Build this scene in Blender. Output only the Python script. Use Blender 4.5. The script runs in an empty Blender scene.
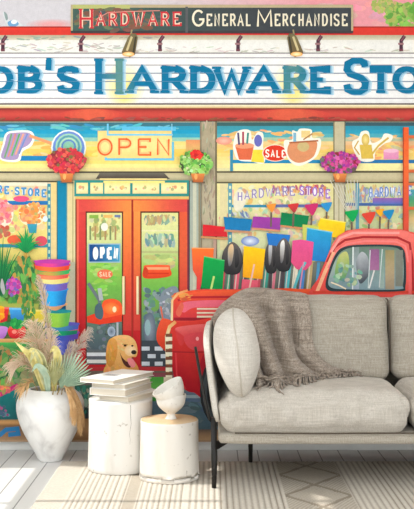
import bpy, bmesh, math, random
from mathutils import Vector, noise
from mathutils.bvhtree import BVHTree
# ---------------------------------------------------------------- camera, light, exposure
scene = bpy.context.scene
COL = scene.collection
FPX, CX, HY, DW = 1000.0, 212.0, 240.0, 4.77      # focal length in px, vanishing point, wall distance
S = FPX / DW
cam_d = bpy.data.cameras.new('camera'); cam = bpy.data.objects.new('camera', cam_d); COL.objects.link(cam)
cam.location = (0, 0, 1.0); cam.rotation_euler = (math.pi/2, 0, 0)
cam_d.sensor_fit = 'VERTICAL'; cam_d.sensor_height = 24; cam_d.sensor_width = 24
cam_d.lens = 24 * FPX / 509
cam_d.shift_x = -(CX - 207) / 509; cam_d.shift_y = -(254.5 - HY) / 509
cam_d.clip_start = .05
scene.camera = cam

world = bpy.data.worlds.new('world'); scene.world = world; world.use_nodes = True
bg = world.node_tree.nodes['Background']
bg.inputs[0].default_value = (.955, .98, 1.0, 1); bg.inputs[1].default_value = 2.5

sun_d = bpy.data.lights.new('sun', 'SUN'); sun = bpy.data.objects.new('sun', sun_d); COL.objects.link(sun)
sun_d.energy = 3.3; sun_d.angle = math.radians(.6); sun_d.color = (1.0, .96, .9)
SL = 1.3                                           # z drop per metre of +X travel
sun.rotation_euler = Vector((1, 0, -SL)).to_track_quat('-Z', 'Y').to_euler()
sun.location = (-3, 3.5, 4)

scene.view_settings.view_transform = 'Standard'; scene.view_settings.look = 'None'
scene.view_settings.gamma = 1; scene.view_settings.use_curve_mapping = False
scene.view_settings.exposure = 0.0

# ---------------------------------------------------------------- helpers
def lin(c):
    if isinstance(c, str):
        c = tuple(int(c[i:i+2], 16) for i in (0, 2, 4))
    o = []
    for v in c[:3]:
        v = v / 255
        o.append(v/12.92 if v <= .04045 else ((v+.055)/1.055)**2.4)
    return (o[0], o[1], o[2], 1)
def mix(a, b, t):
    return tuple(a[i]*(1-t) + b[i]*t for i in range(3))
def rgb(c):
    return tuple(int(c[i:i+2], 16) for i in (0, 2, 4)) if isinstance(c, str) else c
def sm(t):
    t = max(0, min(1, t)); return t*t*(3-2*t)

def at(px, py, d):
    'the point that the photograph shows at pixel px, py if it lies d metres away'
    return Vector(((px-CX)*d/FPX, d, 1 + (HY-py)*d/FPX))

def new_mat(name):
    m = bpy.data.materials.new(name); m.use_nodes = True
    nt = m.node_tree; b = nt.nodes['Principled BSDF']
    return m, nt, b
def N(nt, t, **kw):
    n = nt.nodes.new(t)
    for k, v in kw.items(): setattr(n, k, v)
    return n
def ramp(nt, stops):
    r = N(nt, 'ShaderNodeValToRGB'); e = r.color_ramp.elements
    e[0].position, e[0].color = stops[0][0], lin(stops[0][1])
    e[1].position, e[1].color = stops[-1][0], lin(stops[-1][1])
    for p, c in stops[1:-1]:
        k = e.new(p); k.color = lin(c)
    return r
def noisy_mat(name, stops, scale=8, detail=6, rough=.8, bump=.2, bscale=60, bdist=.002, stretch=(1,1,1), spec=.3, metal=0, sheen=0):
    m, nt, b = new_mat(name)
    tc = N(nt, 'ShaderNodeTexCoord'); mp = N(nt, 'ShaderNodeMapping'); mp.inputs['Scale'].default_value = stretch
    nt.links.new(tc.outputs['Object'], mp.inputs[0])
    n = N(nt, 'ShaderNodeTexNoise'); n.inputs['Scale'].default_value = scale; n.inputs['Detail'].default_value = detail
    nt.links.new(mp.outputs[0], n.inputs['Vector'])
    r = ramp(nt, stops); nt.links.new(n.outputs['Fac'], r.inputs[0]); nt.links.new(r.outputs[0], b.inputs['Base Color'])
    n2 = N(nt, 'ShaderNodeTexNoise'); n2.inputs['Scale'].default_value = bscale; n2.inputs['Detail'].default_value = 4
    nt.links.new(mp.outputs[0], n2.inputs['Vector'])
    bp = N(nt, 'ShaderNodeBump'); bp.inputs['Strength'].default_value = bump; bp.inputs['Distance'].default_value = bdist
    nt.links.new(n2.outputs['Fac'], bp.inputs['Height']); nt.links.new(bp.outputs[0], b.inputs['Normal'])
    b.inputs['Roughness'].default_value = rough; b.inputs['Specular IOR Level'].default_value = spec; b.inputs['Metallic'].default_value = metal
    if sheen: b.inputs['Sheen Weight'].default_value = sheen
    return m
def attr_mat(name, rough=.75, spec=.15, amp=.12, s1=45, s2=230, bump=0):
    'colour comes from the colour attribute, varied by two noises'
    m, nt, b = new_mat(name)
    a = N(nt, 'ShaderNodeAttribute', attribute_name='Col')
    tc = N(nt, 'ShaderNodeTexCoord')
    n1 = N(nt, 'ShaderNodeTexNoise'); n1.inputs['Scale'].default_value = s1; n1.inputs['Detail'].default_value = 5
    n2 = N(nt, 'ShaderNodeTexNoise'); n2.inputs['Scale'].default_value = s2; n2.inputs['Detail'].default_value = 2
    nt.links.new(tc.outputs['Object'], n1.inputs['Vector']); nt.links.new(tc.outputs['Object'], n2.inputs['Vector'])
    ad = N(nt, 'ShaderNodeMath', operation='ADD'); nt.links.new(n1.outputs['Fac'], ad.inputs[0]); nt.links.new(n2.outputs['Fac'], ad.inputs[1])
    mr = N(nt, 'ShaderNodeMapRange'); mr.inputs['From Min'].default_value = .6; mr.inputs['From Max'].default_value = 1.4
    mr.inputs['To Min'].default_value = 1-amp; mr.inputs['To Max'].default_value = 1+amp
    nt.links.new(ad.outputs[0], mr.inputs['Value'])
    vm = N(nt, 'ShaderNodeVectorMath', operation='SCALE'); nt.links.new(a.outputs['Color'], vm.inputs[0]); nt.links.new(mr.outputs[0], vm.inputs['Scale'])
    nt.links.new(vm.outputs[0], b.inputs['Base Color'])
    b.inputs['Roughness'].default_value = rough; b.inputs['Specular IOR Level'].default_value = spec
    if bump:
        bp = N(nt, 'ShaderNodeBump'); bp.inputs['Strength'].default_value = bump; bp.inputs['Distance'].default_value = .002
        nt.links.new(n2.outputs['Fac'], bp.inputs['Height']); nt.links.new(bp.outputs[0], b.inputs['Normal'])
    return m

def link(name, me, mat=None, parent=None, smooth=True):
    o = bpy.data.objects.new(name, me); COL.objects.link(o)
    if mat: me.materials.append(mat)
    if smooth:
        for p in me.polygons: p.use_smooth = True
    if parent: o.parent = parent
    return o
def from_bm(name, bm, mat, parent=None, smooth=True):
    me = bpy.data.meshes.new(name); bm.normal_update(); bm.to_mesh(me); bm.free()
    return link(name, me, mat, parent, smooth)
def from_lists(name, vs, fs, mat, parent=None, smooth=True, cols=None):
    me = bpy.data.meshes.new(name); me.from_pydata([tuple(v) for v in vs], [], fs)
    if cols:
        ca = me.color_attributes.new('Col', 'FLOAT_COLOR', 'POINT')
        ca.data.foreach_set('color', [x for c in cols for x in c])
    me.update()
    return link(name, me, mat, parent, smooth)
def thing(name, label, cat, loc=(0,0,0), rz=0, group=None):
    o = bpy.data.objects.new(name, None); COL.objects.link(o); o.location = loc; o.rotation_euler = (0, 0, rz)
    o.empty_display_size = .05
    return tag(o, label, cat, group)
def tag(o, label, cat, group=None):
    o['label'] = label; o['category'] = cat
    if group: o['group'] = group
    return o
def struct(o): o['kind'] = 'structure'; return o
def tube(pts, rad, seg=10, cap=True):
    'verts and faces of a tube through pts; rad is a number or one per point'
    pts = [Vector(p) for p in pts]; n = len(pts)
    if not hasattr(rad, '__len__'): rad = [rad]*n
    vs, fs = [], []; up = Vector((0, 0, 1)); prev = None
    for i, p in enumerate(pts):
        t = (pts[min(i+1, n-1)] - pts[max(i-1, 0)]).normalized()
        if prev is None:
            a = t.cross(up)
            if a.length < .05: a = t.cross(Vector((0, 1, 0)))
            a.normalize()
        else:
            a = (prev - t*prev.dot(t)).normalized()
        prev = a; b = t.cross(a)
        for k in range(seg):
            w = 2*math.pi*k/seg; vs.append(p + (a*math.cos(w) + b*math.sin(w))*rad[i])
    for i in range(n-1):
        for k in range(seg):
            k2 = (k+1) % seg; fs.append((i*seg+k, i*seg+k2, (i+1)*seg+k2, (i+1)*seg+k))
    if cap:
        fs.append(tuple(range(seg-1, -1, -1))); fs.append(tuple(range((n-1)*seg, n*seg)))
    return vs, fs
def catmull(pts, k=8):
    pts = [Vector(p) for p in pts]; out = []
    P = [pts[0]*2-pts[1]] + pts + [pts[-1]*2-pts[-2]]
    for i in range(1, len(P)-2):
        for j in range(k):
            t = j/k; a, b, c, d = P[i-1], P[i], P[i+1], P[i+2]
            out.append(.5*((2*b) + (c-a)*t + (2*a-5*b+4*c-d)*t*t + (3*b-a-3*c+d)*t**3))
    out.append(pts[-1]); return out
def box_bm(x0, y0, z0, x1, y1, z1, bev=0, seg=2):
    bm = bmesh.new()
    bmesh.ops.create_cube(bm, size=1)
    for v in bm.verts:
        v.co = Vector((x0+(v.co.x+.5)*(x1-x0), y0+(v.co.y+.5)*(y1-y0), z0+(v.co.z+.5)*(z1-z0)))
    if bev: bmesh.ops.bevel(bm, geom=bm.edges[:], offset=bev, segments=seg, affect='EDGES', profile=.5)
    return bm

# ---------------------------------------------------------------- materials
M = {}
M['print'] = attr_mat('printed_wallpaper', amp=.1)
M['white_paint'] = noisy_mat('white_paint', [(0, 'e6e6e2'), (1, 'f2f2ee')], scale=3, bump=.05, rough=.5)
M['boards'] = None
M['linen'] = None

# floor boards: each board its own slight tone, a thin dark joint between boards
def floor_mat():
    m, nt, b = new_mat('white_floor_boards')
    tc = N(nt, 'ShaderNodeTexCoord'); sx = N(nt, 'ShaderNodeSeparateXYZ'); nt.links.new(tc.outputs['Object'], sx.inputs[0])
    d = N(nt, 'ShaderNodeMath', operation='DIVIDE'); nt.links.new(sx.outputs[0], d.inputs[0]); d.inputs[1].default_value = .0955
    o = N(nt, 'ShaderNodeMath', operation='ADD'); nt.links.new(d.outputs[0], o.inputs[0]); o.inputs[1].default_value = .78
    fl = N(nt, 'ShaderNodeMath', operation='FLOOR'); nt.links.new(o.outputs[0], fl.inputs[0])
    fr = N(nt, 'ShaderNodeMath', operation='FRACT'); nt.links.new(o.outputs[0], fr.inputs[0])
    wn = N(nt, 'ShaderNodeTexWhiteNoise', noise_dimensions='1D'); nt.links.new(fl.outputs[0], wn.inputs['W'])
    mp = N(nt, 'ShaderNodeMapping'); mp.inputs['Scale'].default_value = (30, 2, 1); nt.links.new(tc.outputs['Object'], mp.inputs[0])
    n = N(nt, 'ShaderNodeTexNoise'); n.inputs['Scale'].default_value = 1.5; n.inputs['Detail'].default_value = 6; nt.links.new(mp.outputs[0], n.inputs['Vector'])
    ad = N(nt, 'ShaderNodeMath', operation='ADD'); nt.links.new(n.outputs['Fac'], ad.inputs[0]); nt.links.new(wn.outputs[0], ad.inputs[1])
    hf = N(nt, 'ShaderNodeMath', operation='MULTIPLY'); nt.links.new(ad.outputs[0], hf.inputs[0]); hf.inputs[1].default_value = .5
    r = ramp(nt, [(0, 'd3d2d0'), (.5, 'dad9d7'), (1, 'e2e1df')]); nt.links.new(hf.outputs[0], r.inputs[0])
    gt = N(nt, 'ShaderNodeMath', operation='LESS_THAN'); nt.links.new(fr.outputs[0], gt.inputs[0]); gt.inputs[1].default_value = .055
    mx = N(nt, 'ShaderNodeMix', data_type='RGBA'); nt.links.new(gt.outputs[0], mx.inputs['Factor']); nt.links.new(r.outputs[0], mx.inputs['A']); mx.inputs['B'].default_value = lin('8f8d8b')
    nt.links.new(mx.outputs['Result'], b.inputs['Base Color'])
    b.inputs['Roughness'].default_value = .45; b.inputs['Specular IOR Level'].default_value = .35
    iv = N(nt, 'ShaderNodeMath', operation='SUBTRACT'); iv.inputs[0].default_value = 1; nt.links.new(gt.outputs[0], iv.inputs[1])
    bp = N(nt, 'ShaderNodeBump'); bp.inputs['Strength'].default_value = .4; bp.inputs['Distance'].default_value = .002
    nt.links.new(iv.outputs[0], bp.inputs['Height']); nt.links.new(bp.outputs[0], b.inputs['Normal'])
    return m
M['boards'] = floor_mat()

def linen_mat(name, c1, c2, c3, scale=1.0, bump=.5):
    'woven cloth: two crossing thread waves broken up by noise'
    m, nt, b = new_mat(name)
    tc = N(nt, 'ShaderNodeTexCoord')
    hs = []
    for axis, st in (('h', (260, 260, 14)), ('v', (14, 14, 260))):
        mp = N(nt, 'ShaderNodeMapping'); mp.inputs['Scale'].default_value = tuple(s*scale for s in st)
        nt.links.new(tc.outputs['Object'], mp.inputs[0])
        n = N(nt, 'ShaderNodeTexNoise'); n.inputs['Scale'].default_value = 1; n.inputs['Detail'].default_value = 3
        nt.links.new(mp.outputs[0], n.inputs['Vector']); hs.append(n)
    n3 = N(nt, 'ShaderNodeTexNoise'); n3.inputs['Scale'].default_value = 500*scale; n3.inputs['Detail'].default_value = 1; nt.links.new(tc.outputs['Object'], n3.inputs['Vector'])
    ad = N(nt, 'ShaderNodeMath', operation='ADD'); nt.links.new(hs[0].outputs['Fac'], ad.inputs[0]); nt.links.new(hs[1].outputs['Fac'], ad.inputs[1])
    a2 = N(nt, 'ShaderNodeMath', operation='ADD'); nt.links.new(ad.outputs[0], a2.inputs[0]); nt.links.new(n3.outputs['Fac'], a2.inputs[1])
    mr = N(nt, 'ShaderNodeMapRange'); mr.inputs['From Min'].default_value = 1.05; mr.inputs['From Max'].default_value = 1.95; nt.links.new(a2.outputs[0], mr.inputs['Value'])
    r = ramp(nt, [(0, c1), (.5, c2), (1, c3)]); nt.links.new(mr.outputs[0], r.inputs[0]); nt.links.new(r.outputs[0], b.inputs['Base Color'])
    bp = N(nt, 'ShaderNodeBump'); bp.inputs['Strength'].default_value = bump; bp.inputs['Distance'].default_value = .0015
    nt.links.new(mr.outputs[0], bp.inputs['Height']); nt.links.new(bp.outputs[0], b.inputs['Normal'])
    b.inputs['Roughness'].default_value = .95; b.inputs['Specular IOR Level'].default_value = .1
    b.inputs['Sheen Weight'].default_value = .15
    return m
M['linen'] = linen_mat('shaded_linen', '8f8779', 'a9a193', 'beb6a9')  # sofa linen, darkened in place of dimmer light on back and rail
M['pale_linen'] = linen_mat('pale_linen', 'c2bcb2', 'd5cfc6', 'e4dfd7')
M['pillow_linen'] = linen_mat('pillow_linen', 'b6b0a6', 'cbc5bb', 'dbd6cd')
M['lit_seat_linen'] = linen_mat('lit_seat_linen', 'a8a196', 'beb7ac', 'd0c9bf')  # same sofa linen made paler: light on the seat put into colour
M['throw'] = linen_mat('wool_throw', '6c5f53', '9a8d80', 'c4b8aa', scale=.6, bump=1.0)
M['black_metal'] = noisy_mat('black_metal', [(0, '1a1917'), (1, '262422')], rough=.45, bump=.03)
M['seam'] = noisy_mat('seam_piping', [(0, 'b3aa9d'), (1, 'c6beb2')], rough=.95)  # pillow piping, slightly darker than the pillow linen
M['gap_shade_cord'] = noisy_mat('gap_shade_cord', [(0, '4a4138'), (1, '5e5448')], rough=.9)  # dark brown standing in for shade in the sofa's gaps
M['plaster'] = noisy_mat('white_plaster', [(0, 'dedcd6'), (1, 'e8e6e1')], rough=.9)

# ---------------------------------------------------------------- the room
fl = struct(from_bm('floor', box_bm(-1.75, -1.0, -.05, 3.0, DW+.1, 0), M['boards'], smooth=False))
wb = struct(from_bm('wall_back', box_bm(-1.75, DW, 0, 3.1, DW+.1, 3.2), M['plaster'], smooth=False))
bb = struct(from_bm('baseboard_back', box_bm(-1.6, DW-.014, 0, 3.0, DW, .0565, .003, 2), M['white_paint']))
# left wall with a tall window; transom bars run along the wall, two thin upright bars divide the panes
def wall_left():
    bm = bmesh.new()
    Y0, Y1 = 2.2, 4.386
    def bx(y0, z0, y1, z1, x0=-1.75, x1=-1.6):
        b2 = box_bm(x0, y0, z0, x1, y1, z1); me = bpy.data.meshes.new('t'); b2.to_mesh(me); b2.free(); bm.from_mesh(me); bpy.data.meshes.remove(me)
    bx(-1.0, 0, Y0, 3.2); bx(Y1, 0, DW, 3.2); bx(Y0, 0, Y1, .55); bx(Y0, 2.86, Y1, 3.2)
    return from_bm('wall_left', bm, M['plaster'], smooth=False)
struct(wall_left())
struct(from_bm('unseen_wall_right', box_bm(3.0, 1.6, 0, 3.1, DW, 3.2), M['plaster'], smooth=False))  # unseen; added to close off sky light from the right
struct(from_bm('unseen_ceiling', box_bm(-1.75, 1.4, 3.2, 3.1, DW+.1, 3.3), M['plaster'], smooth=False))  # unseen; added to block sky light from above, left open in front
def window():
    bm = bmesh.new()
    def bx(y0, z0, y1, z1, x0=-1.7, x1=-1.6):
        b2 = box_bm(x0, y0, z0, x1, y1, z1); me = bpy.data.meshes.new('t'); b2.to_mesh(me); b2.free(); bm.from_mesh(me); bpy.data.meshes.remove(me)
    bx(2.2, 1.10, 4.386, 1.20, -1.62, -1.6); bx(2.2, 2.16, 4.386, 2.60, -1.62, -1.6)
    bx(3.785, .55, 3.815, 2.86, -1.61, -1.6); bx(2.95, .55, 2.98, 2.86, -1.61, -1.6)
    return from_bm('window_1', bm, M['white_paint'], smooth=False)
struct(window())
# ---------------------------------------------------------------- the printed mural: flat coloured shapes on the wall plane
mural = thing('wall_mural', 'full-width printed wallpaper mural of an old hardware store front behind the sofa', 'mural', (0, DW, 0))
LAY = [0.0008]
class Art:
    def __init__(s, name, parent=None, label=None):
        s.name, s.parent, s.label, s.v, s.f, s.c = name, parent or mural, label, [], [], []
        s.obj = None
    def add(s, pts, faces, cols, step=.00004):
        LAY[0] += step; k = len(s.v)
        for (x, y) in pts: s.v.append(((x-CX)/S, -LAY[0], 1+(HY-y)/S))
        s.f += [tuple(i+k for i in f) for f in faces]
        s.c += [lin(mix(rgb(c), (190, 184, 180), .02)) for c in cols]
        return s
    def col(s, c, x, y, t=0):
        if callable(c): return rgb(c(x, y))
        if isinstance(c, list):
            k = t*(len(c)-1); i = min(int(k), len(c)-2); return mix(rgb(c[i]), rgb(c[i+1]), k-i)
        return rgb(c)
    def rect(s, x0, y0, x1, y1, c, d='v', n=None, step=.00004):
        n = n or (len(c)*2-1 if isinstance(c, list) else 1)
        pts, cs, fs = [], [], []
        for i in range(n+1):
            t = i/n
            if d == 'v': y = y0+(y1-y0)*t; pts += [(x0, y), (x1, y)]
            else: x = x0+(x1-x0)*t; pts += [(x, y0), (x, y1)]
            for p in pts[-2:]: cs.append(s.col(c, p[0], p[1], t))
        for i in range(n): fs.append((2*i, 2*i+1, 2*i+3, 2*i+2))
        return s.add(pts, fs, cs, step)
    def poly(s, pts, c, step=.00004):
        ys = [p[1] for p in pts]; a, b = min(ys), max(ys)
        return s.add(pts, [tuple(range(len(pts)))], [s.col(c, p[0], p[1], (p[1]-a)/max(.01, b-a)) for p in pts], step)
    def curve(s, pts, c, k=6):
        q = [Vector((p[0], p[1], 0)) for p in pts]; n = len(q); out = []
        for i in range(n):
            a, b, e, d = q[i-1], q[i], q[(i+1) % n], q[(i+2) % n]
            for j in range(k):
                t = j/k; v = .5*((2*b)+(e-a)*t+(2*a-5*b+4*e-d)*t*t+(3*b-a-3*e+d)*t**3); out.append((v.x, v.y))
        return s.poly(out, c)
    def ell(s, cx, cy, rx, ry, c, c2=None, n=20, a0=0, off=(0, 0), step=.00004):
        pts = [(cx+off[0]*rx, cy+off[1]*ry)]; cs = [rgb(c2 or c)]
        for i in range(n):
            w = 2*math.pi*i/n; x, y = math.cos(w)*rx, math.sin(w)*ry
            pts.append((cx+x*math.cos(a0)-y*math.sin(a0), cy+x*math.sin(a0)+y*math.cos(a0))); cs.append(rgb(c))
        return s.add(pts, [(0, i+1, (i+1) % n+1) for i in range(n)], cs, step)
    def line(s, pts, w, c, w2=None, closed=False, step=.00004, con=0):
        q = [Vector(p) for p in pts]
        if closed: q.append(q[0])
        n = len(q); P, Cc = [], []
        for i in range(n):
            d1 = (q[i]-q[i-1]).normalized() if i else None
            d2 = (q[i+1]-q[i]).normalized() if i < n-1 else None
            if closed and i in (0, n-1): d1 = (q[-1]-q[-2]).normalized(); d2 = (q[1]-q[0]).normalized()
            if d1 is None: d = d2; m = 1
            elif d2 is None: d = d1; m = 1
            else:
                d = (d1+d2)
                if d.length < .2: d = d2; m = 1
                else: d.normalize(); m = min(1.5, 1/max(.4, d.dot(d1)))
            ww = w/2 if w2 is None else (w+(w2-w)*i/(n-1))/2
            if con:
                f = lambda e: 1-con*(1-abs(e.y))
                ww *= max(f(d1) if d1 else 0, f(d2) if d2 else 0)
            nn = Vector((-d.y, d.x))*m
            P.append(((q[i]+nn*ww), (q[i]-nn*ww))); t = i/(n-1); Cc.append(s.col(c, q[i].x, q[i].y, t))
        LAY[0] += step
        for i in range(n-1):
            (a1, a2), (b1, b2) = P[i], P[i+1]
            s.add([(a1.x, a1.y), (a2.x, a2.y), (b2.x, b2.y), (b1.x, b1.y)], [(0, 1, 2, 3)], [Cc[i], Cc[i], Cc[i+1], Cc[i+1]], .0000012)
        return s
    def dabs(s, n, cx, cy, rx, ry, size, cols, seed=0, asp=1, ang=None, inside=None, k=.6):
        rnd = random.Random(seed*7919+13)
        av = tuple(sum(rgb(q)[i] for q in cols)/len(cols) for i in range(3))
        for _ in range(n):
            for _t in range(30):
                u, v = rnd.uniform(-1, 1), rnd.uniform(-1, 1)
                if (inside is None and u*u+v*v <= 1) or (inside == 'box') : break
            z = size*rnd.uniform(.6, 1.4); c = mix(av, rgb(rnd.choice(cols)), k); c = tuple(max(0, min(255, q*rnd.uniform(.93, 1.07))) for q in c)
            a = rnd.uniform(0, 3.14) if ang is None else ang+rnd.uniform(-.35, .35)
            if inside == 'box':
                w_ = z*max(1, asp) if ang == 0 else z; h_ = z if ang == 0 else z*max(1, asp)
                u *= max(0, 1-w_/rx); v *= max(0, 1-h_/ry)
            s.ell(cx+u*rx, cy+v*ry, z*asp, z, c, n=8, a0=a, step=.000003)
        return s
    def build(s):
        me = bpy.data.meshes.new(s.name)
        me.from_pydata(s.v, [], s.f)
        ca = me.color_attributes.new('Col', 'FLOAT_COLOR', 'POINT'); ca.data.foreach_set('color', [x for c in s.c for x in c])
        bm = bmesh.new(); bm.from_mesh(me)
        for f in bm.faces:
            f.normal_update()
            if f.normal.y > 0: f.normal_flip()
        bm.to_mesh(me); bm.free()
        o = link(s.name, me, M['print'], s.parent, smooth=False); s.obj = o
        if s.label: o['label'] = s.label
        return o

def arc(cx, cy, rx, ry, a, b, n=10):
    return [(cx+rx*math.cos(math.radians(a+(b-a)*i/n)), cy+ry*math.sin(math.radians(a+(b-a)*i/n))) for i in range(n+1)]
GL = {
 'A': ([[(0,0),(.5,1),(1,0)], [(.2,.33),(.8,.33)]], [(0,0),(1,0)]),
 'B': ([[(.1,0),(.1,1),(.55,1)]+arc(.55,.76,.33,.24,90,-90,6)+[(.1,.52)], [(.55,.52)]+arc(.58,.26,.4,.26,90,-90,6)+[(.1,0)]], [(.1,1),(.1,0)]),
 'C': ([arc(.5,.5,.5,.5,45,315,14)], []),
 'D': ([[(.1,0),(.1,1),(.45,1)]+arc(.45,.5,.53,.5,90,-90,10)+[(.1,0)]], [(.1,1),(.1,0)]),
 'E': ([[(.12,0),(.12,1)], [(.12,1),(.95,1),(.95,.82)], [(.12,.5),(.7,.5)], [(.12,0),(.98,0),(.98,.2)]], [(.12,1),(.12,0)]),
 'G': ([arc(.5,.5,.5,.5,45,335,14)+[(.95,.42),(.55,.42)]], []),
 'H': ([[(.12,0),(.12,1)], [(.88,0),(.88,1)], [(.12,.5),(.88,.5)]], [(.12,0),(.12,1),(.88,0),(.88,1)]),
 'I': ([[(.5,0),(.5,1)]], [(.5,0),(.5,1)]),
 'L': ([[(.15,1),(.15,0),(.95,0)]], [(.15,1)]),
 'M': ([[(.05,0),(.1,1),(.5,.25),(.9,1),(.95,0)]], [(.05,0),(.95,0)]),
 'N': ([[(.1,0),(.1,1),(.9,0),(.9,1)]], [(.1,0),(.9,1)]),
 'O': ([arc(.5,.5,.5,.5,0,360,20)], []),
 'P': ([[(.12,0),(.12,1),(.6,1)]+arc(.6,.74,.35,.26,90,-90,6)+[(.12,.48)]], [(.12,0),(.12,1)]),
 'R': ([[(.12,0),(.12,1),(.58,1)]+arc(.58,.74,.34,.26,90,-90,6)+[(.12,.48)], [(.5,.48),(.98,0)]], [(.12,0),(.12,1),(.98,0)]),
 'S': ([[(.92,.8),(.88,.93),(.7,1),(.35,1),(.1,.9),(.06,.72),(.2,.58),(.75,.44),(.94,.3),(.9,.1),(.68,0),(.3,0),(.1,.08),(.05,.24)]], []),
 'T': ([[(.5,0),(.5,1)], [(.02,.82),(.02,1),(.98,1),(.98,.82)]], [(.5,0)]),
 'W': ([[(0,1),(.27,0),(.5,.85),(.73,0),(1,1)]], [(0,1),(1,1)]),
 "'": ([[(.5,1),(.42,.45)]], [(.5,1)]),
 '-': ([[(.1,.5),(.9,.5)]], []),
}
def glyph(a, ch, x0, y0, x1, y1, w, c, serif=0, slope=0, con=0):
    'letter ch in the pixel box x0..x1, y0 (top)..y1; slope shears the baseline'
    st, ft = GL[ch]; h = w/2
    X = lambda u: x0+h+(x1-x0-2*h)*u
    Y = lambda u, v: y1-h-(y1-y0-2*h)*v - slope*(X(u)-x0)
    for s_ in st:
        a.line([(X(u), Y(u, v)) for u, v in s_], w, c, step=.000006, con=con)
    if serif:
        for u, v in ft:
            yy = Y(u, v) + (h*.3 if v == 0 else -h*.3)
            a.line([(X(u)-serif, yy), (X(u)+serif, yy)], w*(.36 if con else .55), c, step=.000006)
def word(a, txt, x0, y0, x1, y1, w, c, serif=0, slope=0, wave=None, gap=.18):
    wd = {'I': .5, "'": .5, 'W': 1.35, 'M': 1.25, ' ': .7, '-': .6}
    tot = sum(wd.get(ch, 1) for ch in txt); sc = (x1-x0)/tot; x = x0
    for ch in txt:
        ww = wd.get(ch, 1)*sc
        if ch != ' ':
            dy = wave((x+ww/2-x0)/(x1-x0)) if wave else slope*(x-x0)
            glyph(a, ch, x, y0+dy, x+ww*(1-gap), y1+dy, w, c, serif)
        x += ww

XL, XR = -125, 575
# ---- sky, roof, sign boards
a = Art('painted_sky')
a.rect(XL, -75, XR, 30, lambda x, y: mix((203, 199, 203), (228, 150, 158), sm((x-120)/240)) if x < 300 else (226, 148, 156), 'h', 40)
for k in range(5): a.ell(52, 25, 26*(1-k*.15), 6*(1-k*.13), mix((206, 190, 194), (222, 160, 160), k/4))
a.dabs(30, 370, 12, 60, 12, 3, ['e8a2aa', 'e698a2', 'e09098'], 5, 2.2, 0, None, .5)
a.build()
a = Art('seagull', label='grey and blue seagull perched on the red roof edge')
a.curve([(3, 12), (6, 13), (9, 20), (15, 19), (20, 23), (23, 26), (14, 27), (7, 25), (4, 18)], 'cfd3d4')
a.curve([(8, 22), (14, 20), (19, 24), (14, 27), (9, 26)], '6c9cc4').curve([(4, 12), (7, 14), (8, 19), (6, 20)], '8a9a98')
a.ell(14, 22, 3, 2, 'e8ecec'); a.build()
a = Art('tree_branch', label='green leafy branch against the pink sky')
a.line([(414, 30), (400, 18), (384, 6)], 1.2, '6f6a3c')
a.dabs(150, 402, 16, 16, 13, 2.0, ['6fae45', '8cbb58', 'a8bf60', '4f8a3a', 'b3b267'], 6, 1.5)
a.dabs(70, 384, 6, 12, 7, 1.6, ['a0b45c', '7da850', 'cfae74'], 7, 1.4); a.dabs(120, 432, 12, 22, 14, 2.4, ['6fae45', '8cbb58', '4f8a3a'], 8, 1.5); a.build()
a = Art('red_roof_edge')
a.rect(XL, 26.5, XR, 28.5, 'a83028').rect(XL, 28, XR, 35.5, lambda x, y: ('e23f2c' if x < 90 else 'd8342e') if y < 30 else 'd2382f', 'v', 3)
a.rect(190, 30, 352, 34, 'b52a36').build()
a = Art('weathered_fascia')
a.rect(XL, 35.2, XR, 40, ['b3a78b', 'bdb49a', 'd0cab4']).rect(XL, 40, XR, 53, ['e2dfd6', 'e9e7e1', 'e3e0d8'])
a.dabs(46, 60, 47, 66, 5, .6, ['b4afa6', 'cfcbbf', 'c0b8b0'], 9, 6, 0).dabs(60, 250, 50, 170, 3, .5, ['b9b2a6', 'cfcabf'], 10, 7, 0)
a.dabs(40, 60, 38, 120, 2, .7, ['8fa498', 'a89c88'], 11, 5, 0)
a.rect(XL, 52.7, XR, 53.8, '77706c').build()
for x in (4, 82, 161, 239, 319, 402):
    a = Art('roof_bracket')
    a.line([(x+2.5, 36), (x-1, 41), (x-1, 51)], 3.6, '4b2f3c').line([(x+2.5, 36), (x-1, 41)], 1.6, '7c4a55').rect(x-4, 43, x+1.5, 45, '9c6f70').rect(x-3, 49, x+1, 51.5, '6f3f48').build()
a = Art('clapboard_sign')
a.rect(XL, 53.8, XR, 104, ['ece9e6', 'f0eeeb', 'e8e6e4'])
for gx, gw in ((124, 24), (293, 24)):
    for k in range(7):
        a.ell(gx, 84+k*1.2, gw*(1-k*.12), 24*(1-k*.1), mix((238, 236, 230), (243, 224, 140), k/6), n=24)
for i, y in enumerate((57.5, 64.8, 73, 81.3, 89.7, 98)): a.rect(XL, y, XR, y+.9, '938d91')
sign = a.build()
a = Art('sign_lettering', sign, 'blue serif letters reading B\'S HARDWARE STORE')
LET = [('B', -45, -16, 0), ('O', -13, 14, 0), ('B', 16, 43, 0), ("'", 43, 55, 2), ('S', 56, 81, 0), ('H', 92, 126, 1), ('A', 126, 158, 0), ('R', 159, 188, 0), ('D', 188, 216, 0),
       ('W', 213, 250, 0), ('A', 247, 280, 0), ('R', 281, 308, 0), ('E', 308, 331, 0), ('S', 342, 370, 1), ('T', 369, 392, 0), ('O', 392, 421, 0), ('R', 422, 450, 0), ('E', 451, 474, 0)]
INK = lambda x, y: mix((10, 110, 150), (120, 150, 128), max(0, 1-min(abs(x-121), abs(x-293))/13)**.7*.8)
for dx, dy, c in ((3.2, .8, 'b8d4e2'), (1.6, .4, '8cbcd4'), (0, 0, INK)):
    for ch, x0, x1, big in LET:
        y0, y1 = (57.5, 95.5) if big == 1 else ((57, 82) if big == 2 else (65.5, 94.5))
        glyph(a, ch, x0+dx, y0+dy, x1+dx, y1+dy, 7 if big != 2 else 6, c, 4.6 if big != 2 else 2.5, con=.3)
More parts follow.
